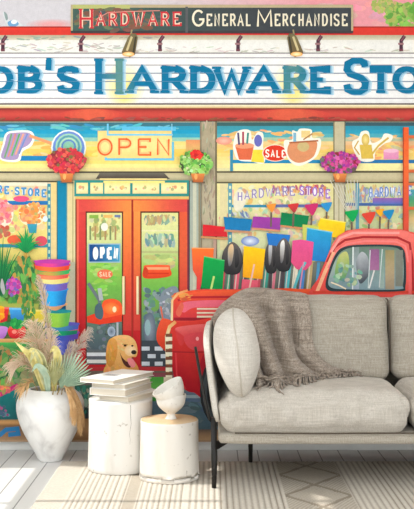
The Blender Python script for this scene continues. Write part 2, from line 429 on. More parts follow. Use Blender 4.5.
for y in (73, 81.3, 89.7): a.rect(-45, y, 474, y+.5, '5f8ca8')
a.build()
# second ghost tint where the painted lamps shine across the H and the R
a = Art('top_signboard', label='dark green board with a tan frame above the roof line')
a.rect(71, 5, 353, 33.5, 'b7a683').rect(73, 8, 351, 32, lambda x, y: mix((66, 92, 84), (62, 66, 70), sm((x-90)/180)), 'h', 16)
a.rect(73, 5, 130, 9, 'b3b56f').rect(71, 31, 353, 33.5, '3f3a3c').rect(185.5, 7, 188, 33, '57585a')
a.dabs(80, 120, 20, 45, 11, 2, ['5d7a5c', '7c5a48', '3f5c5c', '8a4a40'], 12, 2.5, 0)
b_ = a.build()
a = Art('hardware_lettering', b_, 'red letters outlined in cream reading HARDWARE')
for w, c in ((3.0, 'e9cdb4'), (1.7, 'c9323a')):
    glyph(a, 'H', 78, 9, 95, 29, w+.6, c, 2)
    word(a, 'ARDWARE', 96, 12, 184, 26.5, w, c, 1.4)
a.line([(96, 20), (108, 13), (126, 12), (160, 11)], .8, 'd98d80'); a.build()
a = Art('general_merchandise_lettering', b_, 'cream letters reading GENERAL MERCHANDISE')
glyph(a, 'G', 192, 10, 205, 27, 2.1, 'efe3c6'); word(a, 'ENERAL', 206, 14, 253, 26.5, 1.7, 'e6dcc2', .8)
glyph(a, 'M', 256, 10, 273, 27, 2.0, 'efe3c6', 1); word(a, 'ERCHANDISE', 274, 14, 349, 26.5, 1.7, 'e6dcc2', .8); a.build()
for lx, fl_ in ((130, 1), (295, -1)):
    a = Art('brass_sign_lamp')
    X = lambda d: lx+d*fl_
    a.line([(X(2), 30), (X(1), 36)], 1.6, '9a8a66')
    a.poly([(X(-8), 52), (X(-2), 38), (X(1), 34), (X(6), 34), (X(8), 38), (X(5), 55), (X(0), 57.5), (X(-7), 55)], ['6d6346', '9a8b5e', '5d4a30'])
    a.line([(X(2), 37), (X(-3), 51)], 2.2, 'c8b888').line([(X(6), 37), (X(3.5), 53)], 1.8, '3e3a2e').ell(X(-1.5), 54.5, 6, 2.4, 'f0a850', 'fff0c0').build()
# ---- cornice and awning band
a = Art('cream_cornice')
a.rect(XL, 103.5, XR, 105, '5f5150').rect(XL, 105, XR, 108.6, ['efe5c8', 'e3cfa0', 'c99860']).build()
a = Art('red_awning_band')
a.rect(XL, 108.4, XR, 121.5, ['74302c', 'bc4038', 'c84a40', 'b83c38', '8c342e'])
for x0, x1 in ((60, 125), (250, 330)):
    for k in range(5): a.ell((x0+x1)/2, 114.8, (x1-x0)/2*(1-k*.15), 5.6, mix((202, 70, 60), (216, 92, 66), k/4))
a.dabs(90, 200, 119, 300, 1.2, .9, ['8a5040', '7c3c30', 'b0584a'], 14, 4, 0).rect(XL, 121, XR, 122.5, '54443c').build()
# ---- shop front base wall
a = Art('cream_shop_wall')
a.rect(XL, 122, XR, 440, ['c8bf9c', 'd2c9a6', 'cfc6a6', 'b8ae93']).build()
# ---- transoms: left
def stripes(a, x0, x1, y0, y1, cols):
    n = len(cols); h = (y1-y0)/n
    for i, c in enumerate(cols): a.rect(x0, y0+i*h, x1, y0+(i+1)*h+.3, c)
a = Art('left_transom_window')
stripes(a, XL, 200, 122.5, 172, ['3b6f7c', '2c93b0', '1f9ac0', '3aa3bc', '8fc4b0', 'e8d27a', 'ecd488', 'f0c860', 'f2cb58', 'e9cf78', 'efd772', 'f3dd8c', 'e3d28e'])
a.dabs(120, 60, 150, 110, 10, 1.6, ['f5dc70', 'f0b84e', 'eac86c', 'f4e4a0', 'ee9e50'], 20, 4, 0, 'box').dabs(60, 60, 128, 120, 4, 1.3, ['56b4cc', '2a86a8', '7cc4cc'], 21, 5, 0, 'box')
a.rect(10, 156, 50, 161, '1f7fb4').rect(XL, 164, 200, 167, 'f0e08c').rect(XL, 171.5, 200, 173.2, '4c463c').rect(XL, 173.2, 200, 181, ['b9ad86', 'c9be98', 'a99c78']).rect(XL, 181, 76, 182.6, '54503f')
a.rect(122, 127, 176, 131, '5ab8dc').rect(186, 140, 200, 166, ['e09060', 'e6c070', 'c8b060'])
lt = a.build()
a = Art('work_glove_decal', lt, 'striped pair of work gloves outlined in white')
a.curve([(0, 158), (3, 145), (6, 134), (14, 131), (30, 131), (35, 137), (32, 146), (23, 152), (20, 161), (8, 162)], 'eef0e4')
a.curve([(1.5, 157), (5, 145), (8, 135), (15, 133), (29, 133), (33, 138), (29, 145), (21, 150), (18, 159), (8, 160)], 'a58fb8')
for i, c in enumerate(('6fa06c', 'd98878', '58a860', 'e4a080', '7088c0')): a.line([(5+i*3.6, 158-i), (9+i*3.8, 146-i), (12+i*4, 134)], 1.7, c)
a.line([(30, 136), (50, 143), (53, 145)], 3, 'e59a6a'); a.build()
a = Art('garden_hose_decal', lt, 'coiled blue green hose outlined in white')
a.ell(69, 148, 17.5, 18, 'e6ece6').ell(69, 148, 16, 16.5, '6f8fd0', '8ccf9c')
for r, c in ((14.5, '6a86cc'), (12.5, 'a6d8a0'), (10.5, '4c9c90'), (8.5, 'b8dca8'), (6.5, '5a78c0'), (4, '94c8a0')): a.line([(69+r*math.cos(t/8*math.pi), 147+r*math.sin(t/8*math.pi)) for t in range(16)], 1.1, c, closed=True)
a.build()
a = Art('neon_open_sign', lt, 'orange neon OPEN with light blue neon lines')
a.rect(98, 131, 172, 160, ['efd080', 'f3da90', 'efcc78'])
a.line([(108, 124), (108, 135), (173, 135)], 1.8, '74c4e4').line([(106, 157.5), (106, 159.5), (173, 159.5), (173, 142)], 2.2, '66bcdc').line([(172, 124), (172, 136)], .8, '8cc8dc')
for w, c in ((3.4, 'f4b878'), (1.7, 'e4602c')):
    word(a, 'OPEN', 97.5, 138.5, 175, 156, w, c, 0, gap=.2)
a.build()
a = Art('lamp_bar', label='dark horizontal lamp above the transom panes')
a.poly([(100, 173), (164, 173), (170, 179), (96, 179)], ['6c665a', '2f2c2a', '4a4038']).rect(100, 178.5, 167, 180.2, 'f8dc90').build()
# ---- wooden post between door and middle window
a = Art('timber_post')
a.rect(200, 122, 217, 440, ['a89a7e', 'b9ad92', 'aca286', '9c947c']).rect(200, 122, 201.6, 300, '857a62').rect(215.2, 122, 217, 300, '6f664f')
a.dabs(80, 208, 200, 7, 80, .7, ['98907a', 'c2b89c', '8c866e'], 24, 5, math.pi/2, 'box').build()
a = Art('middle_transom_window')
stripes(a, 217, 333, 122.5, 172, ['3a5f60', '3a93a4', '3f9cae', '55a8b0', 'a4c0a0', 'e6c888', 'e8c474', 'ecc868', 'efd078', 'eed886', 'f0dc90', 'f2e098', 'dfd6a0'])
a.dabs(70, 275, 145, 55, 16, 1.5, ['f0cc70', 'eab060', 'f4dc9c', 'e89a68', '90c0b0'], 25, 4, 0, 'box').rect(232, 160, 333, 163.5, '2485b4').rect(230, 150, 233, 172, '3a8ca8').rect(234, 163.5, 333, 171, 'f1e8a4')
a.ell(224, 141, 8, 4, 'e8907c', 'f0b8a0').rect(217, 171.3, 333, 173, '57513f').rect(217, 173, 333, 182, ['bdb28c', 'c8bd98', 'aea17c']).rect(217, 182, 333, 183.6, '5b5441')
mt = a.build()
a = Art('tool_bucket_decal', mt, 'red bucket of tools beside a yellow brush')
a.curve([(233, 148), (236, 134), (242, 130), (250, 131), (252, 140), (257, 133), (263, 134), (263, 148), (265, 160), (262, 164), (252, 162), (238, 160)], 'f0ecdc')
a.poly([(235, 146), (254, 145), (251, 160), (239, 160)], 'dd6844').ell(244.5, 146, 9.5, 3, 'e89870').line([(239, 145), (238, 133)], 2, '5a4a70').line([(243, 145), (243, 132)], 2, 'a83c50').line([(247, 144), (248, 133)], 2, '3f8a80')
a.poly([(253, 150), (263, 150), (264, 163), (251, 162)], 'ecd23c').ell(258, 141, 4, 6, '6868b4').build()
a = Art('sale_decal', mt, 'red oval with white SALE letters')
a.ell(275, 153.3, 13, 8.6, 'f0d8c0').ell(275, 153.3, 12, 7.8, 'd8301f', 'e04428'); word(a, 'SALE', 265, 149.6, 286.5, 157.6, 1.3, 'fbeee0', slope=.03); a.build()
a = Art('hand_tools_decal', mt, 'brown leather pouch of hand tools outlined in white')
a.curve([(285, 152), (284, 141), (292, 140), (292, 131), (297, 132), (300, 129), (311, 130), (312, 138), (320, 139), (320, 148), (315, 158), (300, 166), (290, 162)], 'f4eedc')
a.curve([(287, 152), (290, 143), (300, 142), (312, 141), (317, 144), (313, 157), (300, 163), (291, 160)], 'd98e62').ell(303, 147, 6, 5, 'c8b078').line([(289, 143), (318, 141)], 1.6, 'a8603c').rect(293, 133, 296, 142, '7cb0c8').rect(301, 131, 310, 138, 'e8cc88').line([(303, 140), (312, 134)], 1.4, 'b07c48').build()
a = Art('cream_post')
a.rect(333, 122, 345, 300, ['bdb290', 'd0c8a8', 'c8bfa0']).rect(333, 122, 334.2, 240, '827858').rect(344, 122, 345.2, 240, '6f684f').rect(338, 182, 339, 240, 'a49a78').build()
a = Art('right_transom_window')
stripes(a, 345, XR, 122.5, 172, ['3a5860', '2f8fa8', '2c98b4', '4ca6b4', 'b0b898', 'e2b888', 'e4b070', 'e8ba60', 'ecca6c', 'eed27c', 'efdc8c', 'f0e094', 'd8ce98'])
a.dabs(60, 395, 148, 50, 14, 1.5, ['f0c468', 'ea9c58', 'f0d898', 'e88868', 'c0c8a0'], 26, 4, 0, 'box').rect(345, 160, XR, 163.5, '2470a8').rect(345, 163.5, XR, 171, 'f0e4a0').rect(345, 171, XR, 173, '57513f').rect(345, 173, XR, 182, ['bdb28c', 'c8bd98', 'aea17c']).rect(345, 182, XR, 183.4, '5b5441')
rt = a.build()
a = Art('watering_can_decal', rt, 'golden watering can outlined in white')
a.curve([(353, 150), (352, 142), (358, 138), (361, 132), (368, 132), (371, 143), (380, 140), (384, 134), (392, 136), (390, 142), (384, 144), (375, 152), (373, 161), (360, 161)], 'f4eedc')
a.poly([(359, 145), (371, 145), (373, 159), (361, 159)], 'd8b64c').ell(365, 140, 4, 6, 'd0ac48', 'f0dc90').line([(371, 155), (378, 146), (388, 138)], 2, 'd2b050').line([(359, 155), (354, 148), (358, 141)], 1.3, 'c8a040').build()
a = Art('pink_tub_decal', rt, 'pink tub')
a.rect(383, 151, 398, 159.5, ['e8a0c0', 'dc88b0']).ell(390.5, 151, 7.5, 2, 'f0b8cc').build()
# ---- display windows lower
a = Art('middle_display_window')
a.rect(217, 183.6, 333, 300, ['e8dc98', 'd8d6a0', 'c6cfa4', 'a8b890'])
a.dabs(220, 275, 212, 56, 28, 1.8, ['e8d070', 'f0e8c0', 'd88c70', '9cc4c8', 'e6b0b0', '88b478', 'f4ecd0', 'dca050'], 30, 1.6, None, 'box')
a.dabs(70, 300, 190, 28, 6, 1.2, ['e09050', 'c84868', 'f0c060', '8858a0'], 31, 2.5, math.pi/2, 'box')
a.rect(228, 205, 300, 207.5, '2f86a8').rect(228, 183.6, 232, 260, '5a98a8').rect(220, 183.6, 227, 250, 'dccf9c').rect(270, 204.5, 330, 207.5, ['5a6a9c', '6a70b0'])
for i in range(9): a.rect(229, 186+i*7, 231, 189+i*7, 'd8e0b8')
a.ell(250, 241, 9, 5, '6f88c4', 'dfe6ee').ell(243, 250, 5, 5, 'e0d8c8').curve([(234, 196), (240, 189), (246, 199), (240, 212), (234, 208)], 'e4dcc4')
md = a.build()
a = Art('hardware_window_lettering', md, 'purple arched letters reading HARDWARE')
wv = lambda t: 4.5*(2*t-1)**2
word(a, 'HARDWARE', 237, 186, 296, 195.5, 2.6, 'ece4dc', wave=lambda t: 6*(t-1)**2+.5); word(a, 'HARDWARE', 237, 186, 296, 195.5, 1.1, '8c80b8', wave=lambda t: 6*(t-1)**2+.5)
a.build()
a = Art('store_window_lettering', md, 'violet letters reading STORE')
word(a, 'STORE', 299, 186, 331, 195.5, 2.8, 'f0e4ec', wave=lambda t: 4*t*t); word(a, 'STORE', 299, 186, 331, 195.5, 1.3, '9a70c0', wave=lambda t: 4*t*t); a.build()
a = Art('right_display_window')
a.rect(345, 183.4, XR, 300, ['d8d49a', 'c4cc98', 'b8c898', '98b088'])
a.dabs(160, 380, 212, 35, 28, 1.6, ['e4c86c', 'e8e0b8', 'd07860', '90b8b8', '70a868', 'e0c090', 'c8d8a0'], 33, 1.8, None, 'box')
a.dabs(80, 376, 194, 24, 10, 1.0, ['8c9cc8', 'e0a850', '6c88b0', 'd8e0c0'], 34, 3, math.pi/2, 'box')
a.rect(345, 203, XR, 206, ['4a6ca4', '3f5c94']).rect(355, 183.4, 358.5, 262, '5c98ac').rect(372, 198, 402, 204, ['9a60a8', '5a6cb8']).rect(408, 190, XR, 230, ['4a9cb8', '50a060', 'd8b478', 'c8c8a0']).rect(407, 207, XR, 210, 'd8784c').rect(407, 183, XR, 186, 'd8784c')
rd = a.build()
a = Art('arched_window_lettering', rd, 'blue letters on the right hand window')
word(a, 'HARDWARE', 368, 188, 412, 198, 2.8, 'e6ecec', slope=-.06); word(a, 'HARDWARE', 368, 188, 412, 198, 1.2, '6c88c8', slope=-.06); a.build()
# ---- left display window with hanging flowers
a = Art('left_display_window')
a.rect(XL, 182.6, 52, 260, ['d9c7a4', 'e2cd8c', 'e6cf78', 'e0cc70']).rect(XL, 260, 52, 345, ['c8c070', '7ca858', '90a860'])
a.dabs(150, 20, 210, 28, 24, 2.4, ['ecd85c', 'e8a070', 'f0e6b0', 'dc6c7c', 'f0dc78', 'c8c878'], 36, 1.5, None, 'box')
a.rect(XL, 182.6, 48, 186, 'e8dcc0').rect(2, 201, 48, 205, ['1f78b8', '2a66a4']).rect(XL, 244, 48, 247.5, '2f8a9c').ell(22, 199, 8, 3, 'e0507c').ell(16, 240, 8, 5, 'e2603c').ell(42, 241, 6, 5, 'd85060')
a.rect(48, 184, 51.5, 345, '3a8a9c')
for i in range(12): a.rect(49, 187+i*7, 50.8, 190.5+i*7, 'b8d0b0')
a.rect(51.5, 182.6, 58, 345, ['e4c884', 'dcc48c', 'd8c48c'])
ld = a.build()
a = Art('store_lettering', ld, 'blue letters reading RE-STORE')
word(a, 'RE-STORE', -2, 185.5, 48.5, 194, 3.2, 'e0ecf0', slope=.085); word(a, 'RE-STORE', -2, 185.5, 48.5, 194, 1.7, '4a8fc4', slope=.085); a.build()
a = Art('pink_flower_basket', ld, 'pink and coral flower bouquet behind the glass')
a.ell(3, 214, 11.5, 13.5, 'f0e0c8').dabs(110, 2, 212, 11, 12, 2, ['e4607c', 'ee8c8c', 'f4a8a0', 'd84c68', 'e89c60'], 38).dabs(40, 2, 231, 8, 6, 2, ['8a9060', 'c86c50', 'd84c40'], 39); a.build()
a = Art('orange_flower_basket', ld, 'orange flowers above a blue pot behind the glass')
a.ell(33, 215, 13.5, 11.5, 'eedfb8').dabs(110, 33, 213, 13, 10, 2, ['f08a38', 'e8a04c', 'f0b474', 'e06c3c', 'd89070', 'a8a860'], 40).poly([(28, 224), (38, 224), (37, 233), (30, 233)], '3a98b0').ell(46, 219, 2.5, 3, 'd8e4ec'); a.build()
# ---- blue column and door surround
a = Art('blue_column'); a.rect(58, 181, 67.5, 345, ['0f7898', '0f86b4', '0d7ca8', '3060a8']).rect(57.4, 181, 58.4, 300, '3a6868').rect(66.8, 181, 68.2, 300, '4f8c8c').build()
a = Art('door_frame_moulding'); a.rect(68, 181, 76.5, 345, ['d6c490', 'dcd0a0', 'd8c8a4']).rect(73, 181, 74, 345, 'b0a070').rect(188.5, 181, 200.5, 345, ['9aa498', 'a8b0a0', 'c0b8a0']).rect(188.5, 181, 190, 345, '484848').rect(193, 181, 196.5, 345, 'c4c4ac').rect(198.6, 181, 200, 345, '8c7c5c').rect(76, 196, 189, 200.5, ['c8a860', 'e0b868', 'b88c50']).build()
a = Art('door_transom_panes')
a.rect(75, 180.5, 189, 196.5, '2e8a84')
for x0, x1 in ((77, 88.5), (91, 103.5), (105, 130.5), (133, 159.5), (161.5, 187)):
    a.rect(x0, 183, x1, 193.8, ['f0d888', 'f2e6ac', 'e8d090'])
    a.dabs(9, (x0+x1)/2, 188.5, (x1-x0)/2-2, 3, 1.3, ['d8a860', 'f8f0c8', 'a8b078', 'e09060'], int(x0), 1, None, 'box')
a.rect(104, 181, 165, 183.4, 'f8dc80').build()
a = Art('double_door', label='red glazed double door with an orange glow at the top')
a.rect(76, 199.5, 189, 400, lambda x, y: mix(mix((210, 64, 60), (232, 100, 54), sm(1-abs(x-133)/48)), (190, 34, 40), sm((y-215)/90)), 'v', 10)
LAY[0] += .00004
for x0, x1 in ((77, 104), (104, 133), (133, 161), (161, 188)):
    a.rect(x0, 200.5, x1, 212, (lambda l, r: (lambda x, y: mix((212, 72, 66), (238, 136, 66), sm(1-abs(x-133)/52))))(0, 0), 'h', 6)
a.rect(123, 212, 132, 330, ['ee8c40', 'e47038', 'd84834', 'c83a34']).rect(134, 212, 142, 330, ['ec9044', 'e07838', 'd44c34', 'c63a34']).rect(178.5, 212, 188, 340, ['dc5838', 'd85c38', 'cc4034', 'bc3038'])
a.rect(131.8, 200, 133.6, 400, '9c2c24').rect(76, 200, 77.4, 345, '7c4028').rect(77.4, 200, 79.5, 345, 'e8604c').rect(187.4, 200, 189.2, 345, '6c3040')
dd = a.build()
def pane(nm, x0, x1, seed):
    a = Art(nm, dd)
    a.rect(x0-1.3, 211.5, x1+1.3, 364, '5c2c24')
    a.rect(x0, 213, x1, 364, ['d8d48c', 'd8dc98', 'c0cc88', '8cc050', '6cae48', '70a04c', '58706c', '4f6068', '485058'], 'v', 18)
    return a
a = pane('left_door_glass', 87.5, 122.3, 1)
a.dabs(60, 105, 226, 16, 12, 1.8, ['e8dc90', 'c0a858', '98b870', 'e0e0b8', 'b89c60', '789c5c'], 42, 1.5, 1.57, 'box').dabs(60, 105, 272, 16, 26, 1.8, ['88c848', '68b040', 'a8d068', '509c48', 'b8cc70'], 43, 2.5, 0, 'box').rect(90, 215, 99, 218.5, '86ae48').rect(104, 215, 113, 218, 'e0b060').rect(115, 215, 121, 217.5, '6878a0')
for x in range(90, 120, 5): a.rect(x, 226, x+1.8, 240, 'a8885c' if x % 2 else '7c8c5c')
a.ell(105, 227, 3.5, 4, 'e8e8d8')
a.dabs(60, 108, 330, 13, 20, 2.2, ['4f5c64', '6c7c88', '3c464c', '889098', '587058'], 44, 1, None, 'box')
for y, c in ((349, '5c6468'), (352, 'd8dce0'), (355.5, '585c64'), (359, 'dcdcd8')): a.rect(87.5, y, 122.3, y+3.6, c)
g = a.build()
a = pane('right_door_glass', 142, 178.3, 2)
a.dabs(80, 160, 220, 16, 6, 1.5, ['b88c58', '6c9ca0', 'e0d898', '5c8c8c', 'c0a060', 'e8e0b0'], 45, 2.2, 1.57, 'box').dabs(80, 160, 240, 16, 8, 1.5, ['90b8b0', '4f8890', 'd8dcb0', 'c8b880', '588c7c'], 46, 2.5, 1.57, 'box').rect(142, 230, 178, 231.5, 'e0dca8').rect(142, 251, 178, 253, 'b0b478').dabs(60, 160, 262, 17, 8, 2, ['a8c870', 'c8cc88', '88b868', 'c8a880'], 47, 2.5, 0, 'box')
a.dabs(90, 158, 308, 15, 22, 2, ['6c7c90', '4c6070', '90a0a8', '58906c', '3c5058', 'a8b0b0'], 48, 1.4, None, 'box').ell(150, 328, 6, 16, '5c6878', '8c98a4').ell(148, 327, 3, 8, '8cacb0').rect(142, 340, 178.3, 366, '3c444c')
for i, y in enumerate((346, 353.5, 361)):
    for k in range(3): a.rect(142+k*13+(i % 2)*6, y, 142+k*13+(i % 2)*6+8, y+4, 'c8d0d8')
g2 = a.build()
a = Art('open_sign', dd, 'blue sign with white letters reading OPEN')
a.rect(89, 243.5, 121, 262.5, '9cb8c8').rect(90, 244.5, 120, 261.5, lambda x, y: mix((24, 70, 130), (64, 150, 190), sm((x-90)/30)), 'h', 5)
word(a, 'OPEN', 93.5, 247, 120.5, 259.5, 2.6, 'f4f4ec', slope=0, gap=.2); a.build()
a = Art('red_sale_sticker', dd, 'red round sticker on the left pane'); a.ell(105.5, 274, 7.8, 4.8, 'e8704c'); word(a, 'SALE', 100, 271.6, 112, 276.6, .8, 'f8d0b0'); a.build()
a = Art('red_mailbox', dd, 'orange red mailbox seen through the right pane'); a.curve([(144, 268), (147, 265), (168, 265), (170, 268), (170, 276), (145, 278)], ['f06038', 'e84c24', 'd03c20']).rect(147, 267, 169, 269.5, 'f8a070').rect(146, 272.5, 169, 274, 'c8341c').ell(146, 272, 2.6, 5, 'c83c24'); a.build()
a = Art('red_wheelbarrow', dd, 'orange red wheelbarrow seen through the left pane'); a.curve([(103, 303), (108, 299), (116, 299), (122, 304), (122.3, 316), (113, 320), (103, 317)], 'f0582c').ell(112, 308, 8, 6, 'f0642c', 'f89048').ell(115, 309, 2, 3, 'fce0b0').poly([(87.5, 316), (96, 313), (105, 318), (122.3, 314), (122.3, 321), (100, 324), (88, 322)], 'e03c24').line([(89, 283), (100, 300), (102, 316)], 3.2, '6a7478').line([(100, 288), (102, 300)], 4, 'a8b0b0').curve([(96, 306), (101, 303), (104, 312), (102, 319), (96, 316)], '4a626c').ell(112, 331, 4, 5, 'a8b8cc', '5c6c7c').line([(118, 322), (118, 336)], 2, 'b0b8c0'); a.build()
a = Art('wire_basket_and_sack', dd, 'grey wire basket and red sack seen through the right pane'); a.curve([(160, 300), (164, 290), (178, 288), (178.3, 320), (166, 322), (160, 312)], '7c8894').dabs(40, 169, 304, 9, 14, 1.3, ['a8b4bc', '5c6c78', 'c8d0d4', '8c8c80'], 49, 2).curve([(160, 322), (163, 318), (172, 320), (178.3, 324), (178.3, 350), (168, 352), (158, 342), (157, 332)], ['e85838', 'e04828', 'c83828']).line([(161, 306), (163, 318)], 1.5, 'd86848'); a.build()
for x in (122.8, 136.8):
    a = Art('door_handle', dd, 'cream vertical pull handle'); a.rect(x, 276, x+2.9, 314, ['f4d8a0', 'e8d8b0', 'd8c498']).rect(x+2.2, 276, x+3.2, 314, '8c5a40').build()
a = Art('door_threshold'); a.rect(76, 366, 200, 372, 'b03034').rect(76, 370, 200, 440, ['6c5a50', '74706c', '8c7c68', 'b89068']).build()
# ---- dog
a = Art('golden_dog', label='golden retriever with open mouth sitting in the doorway')
a.curve([(104, 400), (103, 380), (106, 366), (110, 356), (124, 352), (136, 362), (140, 374), (140, 400)], ['dca058', 'd08f48', 'c88a48'])
a.dabs(90, 120, 378, 15, 18, 1.6, ['e0a860', 'd09448', 'd89c54', 'e4b070'], 50, 2.4, 1.4)
dg = a.obj or a.build()
a = Art('head', dg)
a.curve([(108, 356), (108, 344), (113, 337), (121, 334.5), (130, 335.5), (136, 341), (138, 350), (136.5, 356), (132, 357), (134, 366), (128, 369), (121, 364), (113, 366)], ['eebb78', 'e0a860', 'd89c54'])
a.dabs(50, 121, 343, 9, 6, .8, ['ecbc7c', 'e4ae68', 'e8b470'], 51, 2.4, .5)
a.ell(131, 350, 6, 5.5, 'ecc08a', 'f6dcb0').curve([(120.5, 352), (123, 357), (128, 361), (133, 357), (134, 362), (130, 367), (124, 363)], '4c2420').curve([(128, 358), (133, 358), (136, 364), (133, 367), (129, 363)], 'e8888c')
a.ell(134.3, 351.6, 2.7, 2.2, '2c2220').ell(125.6, 345, 1.5, 1, '3c2818').ell(132.8, 345.2, 1.2, .9, '3c2818').line([(123, 343.6), (128, 344)], .7, '8c5c30').build()
a = Art('ear', dg, 'long golden ear')
a.curve([(108, 343), (112, 337.5), (117, 340), (118, 350), (115, 362), (110, 366), (106.5, 358)], ['e0a050', 'd08c40', 'c8843c']).dabs(26, 112, 352, 4, 12, 1, ['dca058', 'c88838', 'd4943c'], 52, 3, 1.5); a.build()
# ---- spades, pans and rakes leaning in a row
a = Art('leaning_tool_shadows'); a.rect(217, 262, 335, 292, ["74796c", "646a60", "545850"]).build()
hc = ['c84c58', '3a9c78', 'd85c70', '484c50', '90b070', 'c8505c', '3c9484', 'd87888', '585860', '4cb0b8', 'e0d8c0', '4c80c0', 'b8a070']
for i, c in enumerate(hc):
    x = 220+i*7.2
    a = Art('tool_handle'); a.line([(x+4, 262), (x+1, 291)], 4.6, c).line([(x+3.2, 262), (x+.2, 291)], 1, 'c8c0b0').build()
def flat(nm, pts, c, lab, hl=None, extra=None):
    a = Art(nm, None, lab); a.curve(pts, c, 4) if hl == 'c' else a.poly(pts, c)
    if extra: extra(a)
    return a.build()
flat('push_broom', [(203, 224.5), (226, 227), (227.5, 237), (202.5, 236)], ['d8242c', 'e0303a', 'c82830'], 'red bristle broom head', None, lambda a: a.line([(201, 237), (228, 239)], 2, 'c88c5c').line([(215, 239), (214, 290)], 3, 'b09080'))
flat('push_broom', [(223.5, 217), (252, 219.5), (250, 231), (225, 229.5)], ['1c74a8', '1880bc', '1c78b0'], 'blue bristle broom head', None, lambda a: a.line([(224, 230.5), (250, 232.5)], 2, 'c08c6c').dabs(12, 240, 215, 8, 3, 1, ['c8b8a0', '4868a0', 'e8e0d0'], 60, 3, 1))
flat('push_broom', [(253, 216.5), (281, 218), (279.5, 230), (251.5, 227.5)], ['9c3c9c', 'a848a8', '8c3c98'], 'purple bristle broom head', None, lambda a: a.line([(252, 228.5), (280, 231)], 2, 'd08c6c'))
flat('push_broom', [(281, 212.5), (308.5, 216), (306, 228), (279.5, 225)], ['0c7848', '108a4c', '107c48'], 'green bristle broom head', None, lambda a: a.line([(280, 226), (307, 229)], 1.8, 'd0885c'))
for x, y, c, l, n in ((271, 207, 'e89038', 'orange fan rake head', .9), (293, 207, 'd83838', 'red fan rake head', 1), (311, 208, 'c83068', 'pink fan rake head', 1.25), (326, 206, '3090cc', 'blue fan rake head', 1), (351, 214.5, '12a050', 'green fan rake head with long tines', 1.25), (368, 216.5, 'd84434', 'red fan rake head', 1.25), (379, 212, 'f0a828', 'yellow orange fan rake head', .8), (387.5, 213.5, '2088bc', 'blue fan rake head', 1.05)):
    a = Art('fan_rake', None, l)
    a.line([(x, y+6*n), (x-.5, y+20)], 1.8, '6c5c50')
    if 'long' in l:
        for k in range(-4, 5): a.line([(x+k*1.2, y-2), (x-8+k*3.4, y-34)], .6, 'd8d4c8')
    a.curve([(x-5.6*n, y-1.6*n), (x-2*n, y-2.8*n), (x+2*n, y-3.4*n), (x+5.2*n, y-3.2*n), (x+3.4*n, y+2*n), (x+.8*n, y+6*n), (x-2.4*n, y+3*n)], [c, c, 'a03c40' if c == 'd83838' else c]); a.build()
flat('snow_shovel', [(320, 218), (345, 222), (343, 238), (312, 236)], ['f8d420', 'f4c818', 'e8b820'], 'yellow shovel blade', None, lambda a: a.line([(320, 218.6), (345, 222.6)], 1, 'fbe86c'))
flat('snow_shovel', [(302, 224.5), (318, 226), (314, 262), (302, 262)], ['c8cc60', 'b8c068', 'b0a868'], 'pale green shovel blade')
flat('snow_shovel', [(306.5, 228), (331.5, 232.5), (328, 262), (304.5, 260)], ['2ca0d0', '1c8ccc', '2478c0'], 'blue shovel blade', None, lambda a: a.line([(306, 228), (332, 232.5)], 1, '7cc8d8').line([(318, 262), (316, 290)], 3, '4c90b8'))
flat('snow_shovel', [(191.8, 247.5), (213.8, 248), (213, 262), (208, 276), (203, 278), (200, 289), (196.5, 289), (197, 277), (193, 270)], ['f0702c', 'ec6430', 'e04c38', 'd03848'], 'orange shovel blade', None, lambda a: a.line([(192, 248), (214, 248.4)], 1, 'f8a060'))
def spade(x0, x1, y0, y1, lab, warm):
    xm = (x0+x1)/2
    a = Art('metal_spade', None, lab)
    w = x1-x0
    a.line([(xm, y1-6), (xm-1, y1+18)], 3, '4c4448')
    a.curve([(x0-.5, y1-13), (x0+w*.12, y0+7), (xm, y0), (x1-w*.12, y0+6), (x1+.5, y1-13), (x1-w*.12, y1-1), (xm, y1+1.5), (x0+w*.12, y1-1)], ['6c6460', '4c4848', '303032', '2a2a2c'])
    a.curve([(x0+w*.3, y0+7), (xm, y0+2), (xm+w*.08, y0+8), (xm-w*.02, y1-10), (x0+w*.32, y1-8)], [warm, 'b0a8a0', '5c5c60'])
    a.curve([(xm+w*.14, y0+8), (xm+w*.3, y0+9), (xm+w*.34, y1-10), (xm+w*.16, y1-6)], ['4c4a4c', '1e1e20']).build()
spade(222, 242, 242, 273, 'dark metal spade with a tan highlight', 'e8c088')
flat('snow_shovel', [(204, 256), (224.5, 260), (222.5, 289), (201, 288)], ['12a048', '0c9444', '0c8840'], 'green shovel blade', None, lambda a: a.line([(214, 276), (211, 289)], 2, 'b8d878').line([(204, 256.5), (224.5, 260.5)], 1, '58c070'))
spade(264.5, 277, 240, 272, 'black metal spade beside the yellow blade', 'c8ccd0')
flat('snow_shovel', [(266, 233), (290, 235), (287, 247), (268, 245)], ['2478cc', '2c70b8'], 'blue shovel blade behind the spades')
spade(275, 291, 238, 270, 'black metal spade with a white highlight', 'f0f0ec')
flat('snow_shovel', [(243.5, 246), (265, 249), (262, 279), (242.5, 277)], ['fcc818', 'f8bc14', 'ec9c1c'], 'golden yellow shovel blade', None, lambda a: a.poly([(242, 279), (258, 280), (257, 290), (241, 290)], 'e05c70').line([(254, 264), (249, 289)], 1.6, 'e8b8a8'))
flat('snow_shovel', [(292, 240.5), (301, 239.5), (313, 242), (311, 264), (305, 270), (296, 269), (290.5, 262)], ['e0508c', 'e85888', 'd84c78'], 'pink shovel blade', None, lambda a: a.line([(305, 262), (299, 272), (293, 290)], 2.6, '58b0b8').line([(303, 262), (299, 290)], 1.2, 'd88ca0'))
# ---- ladder
a = Art('red_ladder', label='orange red wooden ladder rail with rungs'); a.rect(401.6, 128, 407.4, 245, ['e85c2c', 'ec6c34', 'dc5038', 'd04c3c'])
for y in (136, 170, 207): a.rect(407, y, 470, y+3, 'd8683c')
a.rect(401.6, 128, 402.6, 245, 'a83c24').rect(460, 128, 466, 245, 'e0582c').build()
